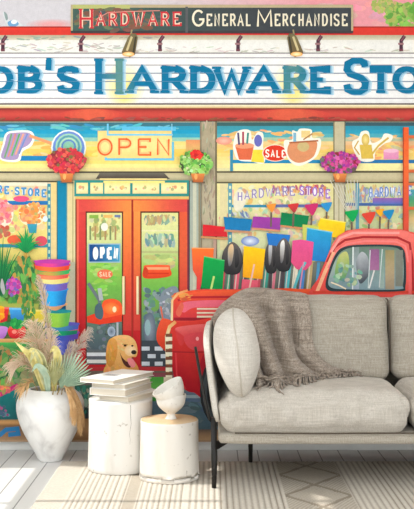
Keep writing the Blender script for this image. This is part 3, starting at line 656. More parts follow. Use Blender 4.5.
# ---- hanging flower pots
def hang(cx, cy, rx, ry, cols, pot, lab, seed, green=None, px=None):
    a = Art('hanging_flower_pot', None, lab)
    px = px or cx
    a.line([(px-6, 182), (px+7, 183)], 2, '6c5c48')
    a.ell(cx, cy, rx, ry, '3c4c30' if green else '8c3038', n=22); a.dabs(170, cx, cy, rx, ry, 1.7, cols, seed)
    h = a.build()
    p = Art('clay_pot', h, 'orange clay pot'); p.poly([(px-7, 174), (px+7, 174), (px+5, 182.5), (px-4.5, 182.5)], ['e08848', 'd87838', 'b05c30']).ell(px-2, 177, 1.6, 3, 'f0a860').build()
    if green: f = Art('red_blooms', h); f.dabs(40, cx+1, cy-9, 6, 4, 1.5, ['e02c2c', 'f04838', 'c82028'], seed+1).build()
hang(67.5, 161.5, 19, 12.5, ['d02c38', 'e8483c', 'c82450', 'f07858', 'a02838', '4c7838', 'e05060', 'd83040'], 0, 'red geraniums in a hanging pot', 61)
hang(196, 164, 16, 12.5, ['58a038', '78b848', '98cc60', '3c8030', 'b0d878', 'e8f0c8'], 0, 'green plant with red blooms in a hanging pot', 62, True, 198)
hang(339, 163, 19, 10.5, ['e03c90', 'c82878', 'f070b0', 'b02090', '8030a0', 'e8509c', '386838', '48804c'], 0, 'magenta petunias in a hanging pot', 63)
# ---- street below the shop
a = Art('painted_pavement')
a.rect(140, 372, 260, 428, ['8c4048', '6c7480', '5c7484', '547080', '4c6470']).rect(260, 300, XR, 428, '5c6c74').rect(70, 428, XR, 440, ['6c5c50', 'b08c68', 'c8a47c'])
a.dabs(60, 200, 400, 30, 24, 3, ['5c7c8c', '4c6470', '70808c'], 70, 3, 0, 'box').rect(148, 376, 166, 400, ['48a040', '68b850', '3c8c40']).rect(166, 394, 200, 397, 'a0b4bc').build()
# ---- red pickup truck
a = Art('pickup_truck', None, 'red vintage pickup truck parked in front of the shop')
RED = ['e8482c', 'd8343c', 'cc2830', 'b81c28']
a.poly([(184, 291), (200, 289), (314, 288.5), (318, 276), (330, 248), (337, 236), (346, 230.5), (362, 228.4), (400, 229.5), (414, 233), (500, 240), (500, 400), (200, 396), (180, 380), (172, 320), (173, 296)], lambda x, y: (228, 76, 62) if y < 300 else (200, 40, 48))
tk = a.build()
a = Art('hood', tk)
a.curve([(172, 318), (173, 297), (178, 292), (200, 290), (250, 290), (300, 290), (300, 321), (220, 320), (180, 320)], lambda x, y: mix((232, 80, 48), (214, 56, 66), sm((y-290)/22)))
a.poly([(180, 294), (205, 290.5), (313, 288.5), (313, 296), (230, 296), (184, 298)], ['ee5a30', 'ec6038', 'e04838'])
a.line([(178, 300), (186, 297), (225, 296.5), (310, 297)], 2.2, 'b82830').curve([(180, 306), (188, 301), (225, 300), (225, 306), (195, 307), (184, 312)], 'e8687c').curve([(176, 312), (181, 302), (184, 306), (180, 316)], 'e06450')
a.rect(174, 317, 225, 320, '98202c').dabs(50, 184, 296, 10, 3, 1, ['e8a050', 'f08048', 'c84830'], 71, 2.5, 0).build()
a = Art('front_fender', tk)
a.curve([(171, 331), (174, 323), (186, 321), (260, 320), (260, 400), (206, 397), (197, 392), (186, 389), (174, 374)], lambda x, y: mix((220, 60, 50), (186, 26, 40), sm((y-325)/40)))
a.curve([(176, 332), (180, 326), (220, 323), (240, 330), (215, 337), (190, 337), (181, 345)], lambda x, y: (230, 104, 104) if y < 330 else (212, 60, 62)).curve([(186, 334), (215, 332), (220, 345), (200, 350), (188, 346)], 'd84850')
a.line([(173, 351), (195, 351.5), (240, 350)], .9, '981c28').curve([(205, 352), (230, 350), (230, 392), (205, 390), (198, 380)], 'b01c2c').ell(197.5, 338, 1.6, 2, 'f4a8a8').line([(176, 352), (177, 374), (186, 388)], 1.6, 'd83c44').build()
a = Art('hood_louvres', tk, 'cream hood louvres')
for y in (307.5, 311.5, 315.2): a.rect(197, y, 222, y+2, ['f0e4cc', 'c8a890'])
a.build()
a = Art('chrome_grille', tk, 'cream toothed grille edge')
a.line([(172, 320), (172.5, 300), (178, 293), (188, 290)], 2.2, ['e8d8a8', 'e8b070', 'e89058'])
a.line([(168, 374), (167, 336), (170, 326), (176, 321)], 3.4, ['e8dcb0', 'e8d8a8', 'ecc080', 'e89858'])
for i in range(6): a.rect(166, 333+i*7.6, 172.5, 336.2+i*7.6, '7c4c38'); a.rect(166, 336.2+i*7.6, 172.5, 340+i*7.6, 'f0e8cc')
a.rect(164, 376, 172, 390, 'd8ccb0').build()
a = Art('wheel', tk, 'black tyre'); a.ell(221, 390, 21, 36, '2c3034', '3c4448').ell(221, 390, 18.5, 32, '4c5458', '3c4040').ell(221, 391, 14, 26, '2a2c2e').build()
a = Art('cab', tk)
a.curve([(310, 297), (319, 275), (329, 250), (335, 239), (345, 232), (362, 229.3), (400, 230.2), (412, 234), (440, 240), (440, 300), (360, 300)], lambda x, y: mix((236, 116, 106), (226, 78, 70), sm((y-234)/50)))
a.line([(326, 262), (334, 247), (344, 240), (362, 237), (396, 237.5), (408, 243), (411, 260), (412, 296)], 2.2, 'a8282c').line([(316, 292), (324, 272), (333, 252)], 3.4, 'f0b088').line([(330, 252), (339, 238), (352, 233), (398, 233)], 2.4, 'f49c94')
a.line([(327, 268), (336, 251), (346, 244), (364, 241), (394, 241.5), (404, 246), (407, 262)], 1.8, 'f0807c').rect(312, 290.5, 414, 293, 'd84434').rect(407, 250, 410, 300, 'e86464').build()
a = Art('cab_window', tk)
a.curve([(326, 289), (328, 270), (336, 252), (346, 246), (364, 244.5), (392, 245), (402, 249), (404.5, 262), (404, 286), (398, 291), (350, 291)], '2c3c40')
a.curve([(328.5, 286), (330.5, 270), (338, 254), (348, 248), (364, 246.5), (390, 247), (399.5, 251), (402, 262), (401.5, 284), (397, 289), (350, 289)], ['607868', '9cb0a0', '94a4a0', '7c98a0'])
a.rect(352, 247, 358, 289, ['7c8c88', 'a0acb0', '9caab8']).curve([(355, 262), (360, 252), (366, 256), (369, 270), (364, 280), (358, 282)], ['b8bcc0', '6c7478', '444c54']).curve([(338, 256), (346, 252), (348, 266), (342, 280), (334, 274)], ['c8c878', '8cac5c', '58946c']).rect(368, 249, 378, 270, ['8c5c84', '98608c', 'a87098'])
a.rect(384, 250, 393, 289, ['988c60', 'b09c78', 'a09078']).rect(378, 249, 383, 288, ['6c8c80', '9cb0a8']).line([(352, 247), (351.5, 289)], 1.2, 'e0e8e4').line([(373, 270), (368, 288)], 1.5, 'dcdcd8').line([(369, 250), (367, 288)], .9, 'c8d4d0').line([(381, 249), (378, 287)], .9, 'c8d0cc').rect(394, 250, 401.5, 286, '7c8074')
a.dabs(40, 345, 275, 16, 11, 1.5, ['68a090', '4c7c88', '8cac8c', 'c8d0a8'], 72, 1.5).line([(330, 282), (338, 285), (345, 288.6)], 1.4, 'e8d8b8').build()
# ---- stacked colourful tubs
def tub(y0, y1, x0, x1, rim, body, lab, taper=1.0):
    a = Art('planter_tub', None, lab); h = (x1-x0)/2; cx = (x0+x1)/2
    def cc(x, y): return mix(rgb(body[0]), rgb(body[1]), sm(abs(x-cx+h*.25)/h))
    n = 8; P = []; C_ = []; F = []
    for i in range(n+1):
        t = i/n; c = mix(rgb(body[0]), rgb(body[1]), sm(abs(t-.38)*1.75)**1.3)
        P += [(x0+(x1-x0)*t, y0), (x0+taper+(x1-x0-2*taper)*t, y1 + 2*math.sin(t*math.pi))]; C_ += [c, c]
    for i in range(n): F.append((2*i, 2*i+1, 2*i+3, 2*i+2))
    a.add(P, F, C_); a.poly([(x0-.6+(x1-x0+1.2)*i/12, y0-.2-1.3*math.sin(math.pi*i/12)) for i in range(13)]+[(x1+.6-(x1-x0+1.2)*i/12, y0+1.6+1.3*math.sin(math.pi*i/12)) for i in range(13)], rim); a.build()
a = Art('tub_stack_shadow'); a.rect(67, 262, 76, 352, 'a8a48c').build()
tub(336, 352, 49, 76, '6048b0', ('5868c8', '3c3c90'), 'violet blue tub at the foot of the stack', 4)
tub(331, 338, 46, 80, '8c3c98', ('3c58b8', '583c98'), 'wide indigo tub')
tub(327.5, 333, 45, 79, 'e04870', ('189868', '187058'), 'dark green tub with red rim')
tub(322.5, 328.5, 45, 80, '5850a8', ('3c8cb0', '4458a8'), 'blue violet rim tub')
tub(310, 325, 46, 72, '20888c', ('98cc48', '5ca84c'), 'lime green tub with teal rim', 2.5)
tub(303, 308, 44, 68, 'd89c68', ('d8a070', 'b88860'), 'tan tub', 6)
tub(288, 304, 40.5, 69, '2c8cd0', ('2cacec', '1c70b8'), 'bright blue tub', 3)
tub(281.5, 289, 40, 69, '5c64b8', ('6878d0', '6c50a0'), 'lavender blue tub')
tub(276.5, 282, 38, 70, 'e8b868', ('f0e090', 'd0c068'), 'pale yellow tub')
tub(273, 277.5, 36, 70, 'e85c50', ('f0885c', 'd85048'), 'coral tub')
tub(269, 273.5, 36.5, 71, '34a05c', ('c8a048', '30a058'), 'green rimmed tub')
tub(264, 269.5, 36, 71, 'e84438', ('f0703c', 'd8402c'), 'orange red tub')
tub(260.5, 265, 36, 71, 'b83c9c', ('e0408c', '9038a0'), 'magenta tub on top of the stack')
# ---- plant stand at the left
a = Art('painted_foliage', None, 'dark green palm leaves')
a.dabs(70, 18, 285, 22, 28, 2.2, ['3c9048', '68b048', '2c7840', '98b850', 'b8a848'], 80, 2.2)
for i in range(20):
    w = math.radians(-150+i*6.4); L = 26+6*math.sin(i*2.1)
    a.line([(3, 295), (3+math.cos(w)*L*.5, 292+math.sin(w)*L*1.2), (3+math.cos(w)*L*.9, 290+math.sin(w)*L*1.7)], 2.2, ['145c38', '1c7c40', '3ca058'] if i % 2 else ['0f4c34', '186838', '208848'], .4)
a.build()
a = Art('potted_palm', None, 'bright green spiky palm on a slim orange trunk')
a.rect(25.6, 250, 28.6, 308, ['a88c40', 'e0963c', 'c88838', '90a048'])
for i in range(18):
    w = math.radians(-170+i*9.4); L = 17+4*math.sin(i*1.7)
    a.line([(28, 252), (28+math.cos(w)*L*.45, 250+math.sin(w)*L*.8), (28+math.cos(w)*L*.8, 252+math.sin(w)*L*1.25)], 2.6, ['148044', '1c984c', '50bc60'] if i % 2 else ['106c40', '188848', '2ca050'], .3)
a.dabs(90, 27, 282, 12, 24, 1.7, ['1c7c44', '3c9c48', '0f5c3c', '68b050', 'c89c40', 'e08840'], 81, 2.6, 1.5).build()
a = Art('pink_blossoms', None, 'magenta blossoms'); a.dabs(70, 15, 286, 7, 9, 1.6, ['d03c98', 'e860a8', '8048a8', 'b82c80', '4c6cb0'], 82); a.curve([(2, 286), (4, 278), (7, 290), (5, 294)], 'a8a8a8'); a.build()
a = Art('hanging_green_window_sill'); a.rect(XL, 303, 40, 309, ['98a848', 'a8a050']).build()
for pts, c, l in (([(XL, 307), (11, 306.5), (8, 325), (XL, 326)], ['d83030', 'c02028'], 'red pot'), ([(11, 307), (29, 307.5), (27, 322), (13, 321)], ['40a0dc', '3484cc', '2c68b0'], 'blue pot'), ([(30, 309), (47, 309), (46, 330), (33, 330)], ['e0c838', 'ecd048', 'c8b84c'], 'yellow pot')):
    a = Art('flower_pot', None, l); a.poly(pts, c).line([(pts[0][0], pts[0][1]+1), (pts[1][0], pts[1][1]+1)], 1.8, mix(rgb(c[0]), (255, 255, 255), .25)); a.build()
a = Art('yellow_flower', None, 'yellow orange flower'); a.dabs(34, 2, 313, 3.5, 7, 1.9, ['f8b820', 'f8d038', 'f08020'], 83).build()
a = Art('trailing_leaves'); a.dabs(80, 20, 327, 24, 6, 2, ['2c8048', '186440', '48a050', '104c3c'], 84, 1.8); a.dabs(50, 30, 310, 6, 22, 1.5, ['2c7c40', '58a048', 'c89840'], 85, 2, 1.5).build()
a = Art('flower_pot', None, 'round red pot with a green plant'); a.curve([(11, 327), (26, 327), (27.5, 332), (24, 337.5), (14, 337.5), (10, 333)], ['e83c38', 'd82c30', 'b01c28']).ell(16, 331, 2.4, 2, 'f08878').rect(11, 325.8, 26.5, 328.2, 'e85048').build()
a = Art('green_sprout'); a.dabs(26, 18.5, 323, 5, 3.4, 1.6, ['28a048', '4cb858', '188040'], 86, 1.6, 1.5).build()
a = Art('flower_pot', None, 'lilac pot at the end of the shelf'); a.curve([(-8, 326), (8, 326), (9, 331), (5, 337.5), (-6, 337.5)], ['c084cc', 'b878c8', '9c5cb0']).build()
a = Art('plant_shelf', None, 'tan wooden shelf with a green edge'); a.rect(XL, 337.8, 50, 341.5, ['d8a868', 'c08c50']).rect(XL, 341.5, 50, 350, ['4cac50', '3c8c48', '487c44']).rect(XL, 350, 60, 440, ['5c6c48', '46603c', '344c44', '4c4c40']).build()
a = Art('lower_foliage', None, 'green leaves under the shelf'); a.dabs(170, 10, 368, 24, 20, 2.6, ['2c7c40', '4c9048', '1c5838', '6ca050', '8c9c58', 'a08058', 'b07848'], 87, 2.6, None, None, .85).dabs(60, 40, 375, 24, 24, 2.4, ['8c8c60', '708c60', 'a08c68', '587c58'], 88, 2).build()
a = Art('flower_basket', None, 'teal basket with a magenta rim'); a.poly([(-20, 398), (22, 386), (20, 420), (-20, 428)], ['187878', '186868', '285058']).line([(-20, 407), (2, 393), (20, 384)], 4.5, 'c02870').dabs(26, 2, 412, 10, 8, 1.8, ['b82c70', '3c9c8c', '20606c', 'c84c88'], 89).dabs(30, 2, 388, 12, 6, 2, ['e8a048', 'e87858', 'd84868', '88a850'], 90).build()
a = Art('wooden_step'); a.rect(XL, 418, 80, 424, ['a87c50', 'c89860', '8c6440']).rect(XL, 424, 80, 438, ['7c6048', '8c6c50', 'a08060']).build()
a = Art('blue_hose', None, 'bright blue hose on the step'); a.line([(-20, 434), (2, 433), (8, 428), (19, 427), (20, 432), (10, 433)], 4.4, '2c74a8').line([(-20, 433), (2, 432)], 1.4, '4c90bc').build()
a = Art('glass_jars', None, 'dark green jars beside the step'); a.rect(76, 384, 92, 420, ['3c6c58', '2c4c48', '3c4044']).dabs(30, 84, 400, 8, 16, 1.6, ['1c8068', '8ca08c', '384850', 'b8b8a8'], 91, 2, 1.5).rect(70, 417, 92, 438, ['a88058', 'c09468', '98704c']).build()
a = Art('mural_bottom_border'); a.rect(XL, 438, XR, 440, 'b09070').build()
# ---------------------------------------------------------------- rug
def rug_mat():
    return attr_mat('woven_rug', rough=.95, spec=.05, amp=.14, s1=90, s2=600, bump=.5)
def make_rug():
    X0, X1, Y0, Y1 = -.675, 2.35, 2.7, 4.497
    dx = .0046; nx = int((X1-X0)/dx); ys = []
    y = Y0
    while y < Y1-.001: ys.append(y); y += .05 if y < 3.65 else .0115
    ys.append(Y1)
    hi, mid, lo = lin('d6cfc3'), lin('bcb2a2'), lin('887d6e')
    vs, cs, fs = [], [], []
    def h(x, y):
        u = (x-X0)
        # sections across: fine weave, ribs, plain border, ribs, diamonds, ribs ...
        k = x
        if k < -.56: return .8+.2*math.sin(x*2*math.pi/.0138)*math.sin(y*2*math.pi/.022), 1
        if -.335 < k < -.29: return .35, .5
        if .285 < k < .545:
            cxm = .415; p = .34; t = ((y-3.72)/p) % 1.0; dd = abs((k-cxm)/.13); v = abs(t-.5)*2
            q = abs(dd+v-1)
            if q < .09: return .05, .9
            s_ = math.sin((k+y*(.55 if dd+v < 1 else -.55))*2*math.pi/.0165)
            return .55+.4*s_, .65
        pitch = .0235 if k > -.1 else .0205
        f = ((k+1)/pitch) % 1
        return (1-(abs(f-.5)*2)**3), 1.0
    for y in ys:
        for i in range(nx+1):
            x = X0+(X1-X0)*i/nx
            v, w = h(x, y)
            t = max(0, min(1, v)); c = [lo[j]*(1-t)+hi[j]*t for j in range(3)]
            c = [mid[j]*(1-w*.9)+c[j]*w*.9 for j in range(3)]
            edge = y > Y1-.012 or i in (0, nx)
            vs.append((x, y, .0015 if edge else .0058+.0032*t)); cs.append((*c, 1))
    m = nx+1
    for j in range(len(ys)-1):
        for i in range(nx): fs.append((j*m+i, j*m+i+1, (j+1)*m+i+1, (j+1)*m+i))
    # closed underside
    b = len(vs)
    for x, y in ((X0, Y0), (X1, Y0), (X1, Y1), (X0, Y1)): vs.append((x, y, .0003)); cs.append((*mid[:3], 1))
    fs.append((b+3, b+2, b+1, b))
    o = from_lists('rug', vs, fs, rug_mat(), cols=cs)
    return tag(o, 'beige ribbed rug with woven diamonds under the sofa and stumps', 'rug')
make_rug()
RZ = .009                                          # height of the rug's top

# ---------------------------------------------------------------- vase
def stone_mat():
    m, nt, b = new_mat('white_marbled_ceramic')
    tc = N(nt, 'ShaderNodeTexCoord')
    n = N(nt, 'ShaderNodeTexNoise'); n.inputs['Scale'].default_value = 6; n.inputs['Detail'].default_value = 8; n.inputs['Distortion'].default_value = 1.2
    nt.links.new(tc.outputs['Object'], n.inputs['Vector'])
    r = ramp(nt, [(.2, 'a3a29f'), (.34, 'd0cecb'), (.48, 'e9e8e5'), (.8, 'f3f2f0')]); nt.links.new(n.outputs['Fac'], r.inputs[0]); nt.links.new(r.outputs[0], b.inputs['Base Color'])
    bp = N(nt, 'ShaderNodeBump'); bp.inputs['Strength'].default_value = .35; bp.inputs['Distance'].default_value = .004
    nt.links.new(n.outputs['Fac'], bp.inputs['Height']); nt.links.new(bp.outputs[0], b.inputs['Normal'])
    b.inputs['Roughness'].default_value = .55
    return m
M['stone'] = stone_mat()
def lathe(prof, seg=48, wob=0, seed=0):
    vs, fs = [], []
    for j, (r, z) in enumerate(prof):
        for k in range(seg):
            w = 2*math.pi*k/seg; rr = r
            if wob: rr *= 1+wob*(noise.noise(Vector((math.cos(w)*1.3, math.sin(w)*1.3, z*4+seed))))
            vs.append((rr*math.cos(w), rr*math.sin(w), z))
    for j in range(len(prof)-1):
        for k in range(seg):
            k2 = (k+1) % seg; fs.append((j*seg+k, j*seg+k2, (j+1)*seg+k2, (j+1)*seg+k))
    fs.append(tuple(range(seg-1, -1, -1)))
    if prof[-1][0] > .001: fs.append(tuple((len(prof)-1)*seg+k for k in range(seg)))
    return vs, fs
VX, VY = -.734, 4.545
prof = [(.046, 0), (.052, .004), (.064, .03), (.09, .08), (.117, .135), (.135, .185), (.144, .23), (.143, .265), (.13, .292), (.108, .312), (.094, .322), (.088, .323), (.086, .316), (.1, .29), (.12, .25), (.11, .16), (.05, .03), (.02, .02)]
cat_ = [Vector((r, 0, z)) for r, z in prof]
pr = [(p.x, p.z) for p in catmull(cat_, 4)]
vs, fs = lathe([(r*1.055, z*1.01) for r, z in pr], 56, .02)
vz = from_lists('vase', vs, fs, M['stone']); vz.location = (VX, VY, 0)
tag(vz, 'large white marbled ceramic vase on the white floor boards, holding dried plants', 'vase')

# ---------------------------------------------------------------- dried plants in the vase
def plume_mat(name, stops): return noisy_mat(name, stops, scale=40, rough=.95, bump=.1)
M['pampas'] = plume_mat('dried_pampas', [(0, 'c4a88c'), (.5, 'dcc4aa'), (1, 'f0e0cc')])
M['pampas_grey'] = plume_mat('dried_pampas_grey', [(0, 'ac9a8e'), (.5, 'ccb8aa'), (1, 'e0d2c6')])
M['pampas_tan'] = plume_mat('dried_tan', [(0, 'a07848'), (.5, 'c8a070'), (1, 'e0c498')])
M['stem'] = plume_mat('dry_stem', [(0, '8a7448'), (1, 'b8a070')])
M['leaf_cream'] = plume_mat('dried_cream_leaf', [(0, 'a89a4c'), (.45, 'd8cc84'), (1, 'f0e8b8')])
M['leaf_teal'] = plume_mat('pale_teal_leaf', [(0, '86a694'), (.5, 'aec4ac'), (1, 'd2dac0')])
M['leaf_sage'] = plume_mat('sage_leaf', [(0, 'a0a070'), (.5, 'c0c090'), (1, 'dcd8b4')])
BX, BY = VX, VY-.005
def strip(vs, fs, pts, w, nrm):
    'a thin tapering blade along pts'
    k = len(vs); n = len(pts)
    for i, p in enumerate(pts):
        t = (pts[min(i+1, n-1)]-pts[max(i-1, 0)]).normalized(); s = t.cross(nrm)
        s = s.normalized() if s.length > 1e-4 else Vector((1, 0, 0)); ww = w*math.sin(math.pi*(.12+.85*i/(n-1)))
        vs += [p+s*ww, p+nrm*ww*.3, p-s*ww]
    for i in range(n-1):
        a = k+3*i
        fs += [(a, a+1, a+4, a+3), (a+1, a+2, a+5, a+4)]
def plume(path, plen, spread, mat, label, seed, n=420, hair=.05, name='pampas_stem'):
    'a stem along path whose last plen share carries fine hanging hairs'
    rnd = random.Random(seed); P = catmull(path, 8)
    root = thing(name, label, 'dried plant', P[0], group=None)
    vs, fs = tube([p-P[0] for p in P], [.0022*(1-.6*i/len(P)) for i in range(len(P))], 6)
    from_lists('stem', vs, fs, M['stem'], root)
    vs, fs = [], []
    for i in range(int(n*.55)):
        t = 1-plen*rnd.random()**.9; f = t*(len(P)-1); j = min(int(f), len(P)-2); p = P[j].lerp(P[j+1], f-j)-P[0]
        ax = (P[j+1]-P[j]).normalized(); prog = (t-(1-plen))/plen
        d = Vector((rnd.gauss(0, 1), rnd.gauss(0, .6), rnd.gauss(0, 1))); d = (d-ax*d.dot(ax)).normalized()
        L = hair*(.5+rnd.random()*.8)*(math.sin(math.pi*min(1, prog*.82+.16))**.7)
        q = [p, p+(d*spread*.6+ax*.6)*L, p+(d*spread+ax*1.0)*L+Vector((0, 0, -L*.15)), p+(d*spread*1.2+ax*1.25)*L+Vector((0, 0, -L*.5))]
        strip(vs, fs, q, .0007+.0005*rnd.random(), Vector((rnd.uniform(-.5, .5), -1, rnd.uniform(-.5, .5))).normalized())
    from_lists('plume', vs, fs, M[mat], root)
    return root
def leaf(path, w, mat, label, fold=.35, name='dried_leaf', root_on=None):
    P = catmull(path, 8); n = len(P); root = P[0]
    vs, fs = [], []; m = 7
    for i, p in enumerate(P):
        t = i/(n-1); tg = (P[min(i+1, n-1)]-P[max(i-1, 0)]).normalized(); s = tg.cross(Vector((0, -1, .15))).normalized(); nn = s.cross(tg).normalized()
        ww = w*max(.03, math.sin(math.pi*min(.98, .04+t**.8*.96)))
        for k in range(m):
            u = k/(m-1)*2-1
            vs.append(p-root+s*ww*u+nn*(abs(u)*ww*fold+.0015*math.sin(u*14)))
    for i in range(n-1):
        for k in range(m-1): a = i*m+k; fs.append((a, a+1, a+m+1, a+m))
    o = from_lists(name, vs, fs, M[mat]); o.location = root
    so = o.modifiers.new('thick', 'SOLIDIFY'); so.thickness = .0012
    return tag(o, label, 'dried leaf')
def fan(base, dirv, L, spread, n, mat, label, tilt=.3, seed=0):
    'a pleated fan palm leaf: stalk and n joined pointed segments'
    rnd = random.Random(seed); root = thing('dried_palm_leaf', label, 'dried leaf', base)
    st = Vector((VX, BY, .2))-Vector(base)
    vs, fs = tube(catmull([st, st*.5+Vector((0, 0, .01)), Vector((0, 0, 0))], 5), .0028, 6); from_lists('stem', vs, fs, M['stem'], root)
    a0 = math.atan2(dirv[1], dirv[0]); vs, fs = [], []
    for i in range(n):
        t = i/(n-1)*2-1; a = a0+t*spread; a1, a2 = a-spread/n*1.05, a+spread/n*1.05
        LL = L*(1-.28*abs(t)**1.5)*rnd.uniform(.93, 1.05)
        def pt(an, r, dy): return Vector((math.cos(an)*r, dy, math.sin(an)*r))
        y = lambda r: -tilt*r*r/L + rnd.uniform(-.002, .002)
        k = len(vs)
        vs += [Vector((0, 0, 0)), pt(a1, LL*.55, y(LL*.55)+.005), pt(a, LL*.6, y(LL*.6)-.004), pt(a2, LL*.55, y(LL*.55)+.005), pt(a1*.6+a*.4, LL*.82, y(LL*.82)+.003), pt(a, LL*.86, y(LL*.86)-.002), pt(a2*.6+a*.4, LL*.82, y(LL*.82)+.003), pt(a+rnd.uniform(-.03, .03), LL, y(LL))]
        fs += [(k, k+1, k+2), (k, k+2, k+3), (k+1, k+4, k+5, k+2), (k+2, k+5, k+6, k+3), (k+4, k+7, k+5), (k+5, k+7, k+6)]
    o = from_lists('fan_blade', vs, fs, M[mat], root, smooth=False)
    so = o.modifiers.new('thick', 'SOLIDIFY'); so.thickness = .001
    return root
mouth = lambda dx, dy=0: Vector((VX+dx, BY+dy, .27))
A4 = lambda x, y, d=4.5: at(x, y, d)
plume([mouth(.01), A4(48, 370, 4.54), A4(49, 335, 4.53), A4(44, 298, 4.5), A4(38, 276, 4.47)], .62, .38, 'pampas', 'tallest thin pampas plume rising straight up over the vase', 1, 520, .055)
plume([mouth(-.01, -.02), A4(43, 365, 4.5), A4(38, 345, 4.46), A4(34, 322, 4.44)], .62, .75, 'pampas', 'broad pinkish pampas plume just left of the tallest one', 2, 620, .075)
plume([mouth(-.02, -.01), A4(35, 372, 4.5), A4(24, 362, 4.46), A4(11, 368, 4.43)], .72, .62, 'pampas', 'pampas plume arching low to the far left over the basket', 3, 520, .06)
plume([mouth(.0, -.03), A4(47, 376, 4.46), A4(50, 352, 4.42), A4(52, 330, 4.40)], .75, .6, 'pampas', 'pampas plume in front of the tub stack', 4, 520, .06)
plume([mouth(.03, 0), A4(62, 372, 4.55), A4(75, 352, 4.52), A4(90, 328, 4.5)], .6, .42, 'pampas_grey', 'grey-brown pampas plume leaning right towards the door', 5, 480, .055)
plume([mouth(.02, -.03), A4(58, 376, 4.46), A4(66, 358, 4.44), A4(72, 342, 4.42)], .7, .45, 'pampas_grey', 'short grey-brown plume behind the pale green fan leaf', 6, 300, .045)
plume([mouth(-.03, -.03), A4(33, 382, 4.44), A4(26, 384, 4.40), A4(19, 390, 4.38)], .7, .6, 'pampas_tan', 'short tan plume drooping over the left rim of the vase', 7, 260, .04)
leaf([mouth(-.01, -.04), A4(38, 372, 4.44), A4(32, 358, 4.40), A4(24, 350, 4.38), A4(14, 341, 4.40)], .017, 'leaf_cream', 'cream yellow leaf with a pointed tip, topmost on the left', .5)
leaf([mouth(0, -.04), A4(42, 374, 4.42), A4(38, 358, 4.37), A4(32, 350, 4.36), A4(26, 357, 4.37)], .016, 'leaf_cream', 'cream yellow leaf folded below the topmost left one', .6)
leaf([mouth(.01, -.04), A4(44, 374, 4.42), A4(42, 360, 4.38), A4(35, 352, 4.36), A4(30, 364, 4.36)], .02, 'leaf_sage', 'sage green leaf hanging in the middle of the bouquet', .5)
leaf([mouth(.02, -.04), A4(55, 372, 4.42), A4(58, 358, 4.38), A4(55, 348, 4.36), A4(50, 353, 4.36)], .02, 'leaf_cream', 'cream yellow leaf curling above the fan leaf', .6)
leaf([mouth(.0, -.04), A4(47, 378, 4.41), A4(43, 370, 4.37), A4(37, 366, 4.35), A4(32, 372, 4.35)], .017, 'leaf_teal', 'pale teal leaf low in the middle of the bouquet', .4)
fan(A4(60, 388, 4.40), (.62, .85), .185, .75, 17, 'leaf_teal', 'pale teal fan palm leaf spreading right above the vase rim', .12, 3)
fan(A4(54, 386, 4.38), (.1, 1), .135, .5, 11, 'leaf_sage', 'sage and cream fan palm leaf standing over the vase mouth', .1, 4)
plume([mouth(.06, -.02), A4(67, 387, 4.44), A4(74, 400, 4.41), A4(78, 416, 4.41), A4(81, 434, 4.42)], .8, .32, 'pampas_tan', 'long tan grass plume draping down beside the vase to the floor', 11, 620, .04)
plume([mouth(.05, -.05), A4(64, 386, 4.39), A4(70, 397, 4.35), A4(72, 409, 4.35), A4(74, 424, 4.36)], .75, .3, 'pampas_tan', 'tan grass plume draping over the right shoulder of the vase', 12, 480, .034)
leaf([mouth(.06, .0), A4(70, 389, 4.48), A4(78, 402, 4.48), A4(83, 416, 4.48), A4(85, 428, 4.48)], .012, 'pampas_tan', 'narrow tan leaf hanging nearest the taller stump', .4)

# ---------------------------------------------------------------- stump stools
def stump_mat(name, stops, gx=(1, 1, .35)):
    m, nt, b = new_mat(name)
    tc = N(nt, 'ShaderNodeTexCoord'); mp = N(nt, 'ShaderNodeMapping'); mp.inputs['Scale'].default_value = gx; nt.links.new(tc.outputs['Object'], mp.inputs[0])
    n = N(nt, 'ShaderNodeTexNoise'); n.inputs['Scale'].default_value = 9; n.inputs['Detail'].default_value = 7; nt.links.new(mp.outputs[0], n.inputs['Vector'])
    r = ramp(nt, stops); nt.links.new(n.outputs['Fac'], r.inputs[0])
    v = N(nt, 'ShaderNodeTexNoise'); v.inputs['Scale'].default_value = 34; v.inputs['Detail'].default_value = 3; nt.links.new(tc.outputs['Object'], v.inputs['Vector'])
    r2 = ramp(nt, [(.27, '9c8f7c'), (.33, 'ffffff')]); nt.links.new(v.outputs['Fac'], r2.inputs[0])
    mx = N(nt, 'ShaderNodeMix', data_type='RGBA', blend_type='MULTIPLY'); mx.inputs['Factor'].default_value = .5
    nt.links.new(r.outputs[0], mx.inputs['A']); nt.links.new(r2.outputs[0], mx.inputs['B']); nt.links.new(mx.outputs['Result'], b.inputs['Base Color'])
    bp = N(nt, 'ShaderNodeBump'); bp.inputs['Strength'].default_value = .4; bp.inputs['Distance'].default_value = .004
    nt.links.new(n.outputs['Fac'], bp.inputs['Height']); nt.links.new(bp.outputs[0], b.inputs['Normal']); b.inputs['Roughness'].default_value = .8
    return m
M['stump_white'] = stump_mat('whitewashed_bark', [(.2, 'c4beb3'), (.45, 'dedbd5'), (1, 'eae8e4')])
M['stump_cream'] = stump_mat('cream_washed_bark', [(.2, 'c6baa8'), (.45, 'ded8ce'), (1, 'e9e5de')])
M['stump_top'] = stump_mat('raw_wood_top', [(.2, 'b08e66'), (.5, 'cdb08a'), (1, 'e6d6bc')], (1, 1, 1))
M['crack'] = noisy_mat('dark_crack', [(0, '5c544a'), (1, '7c7266')])
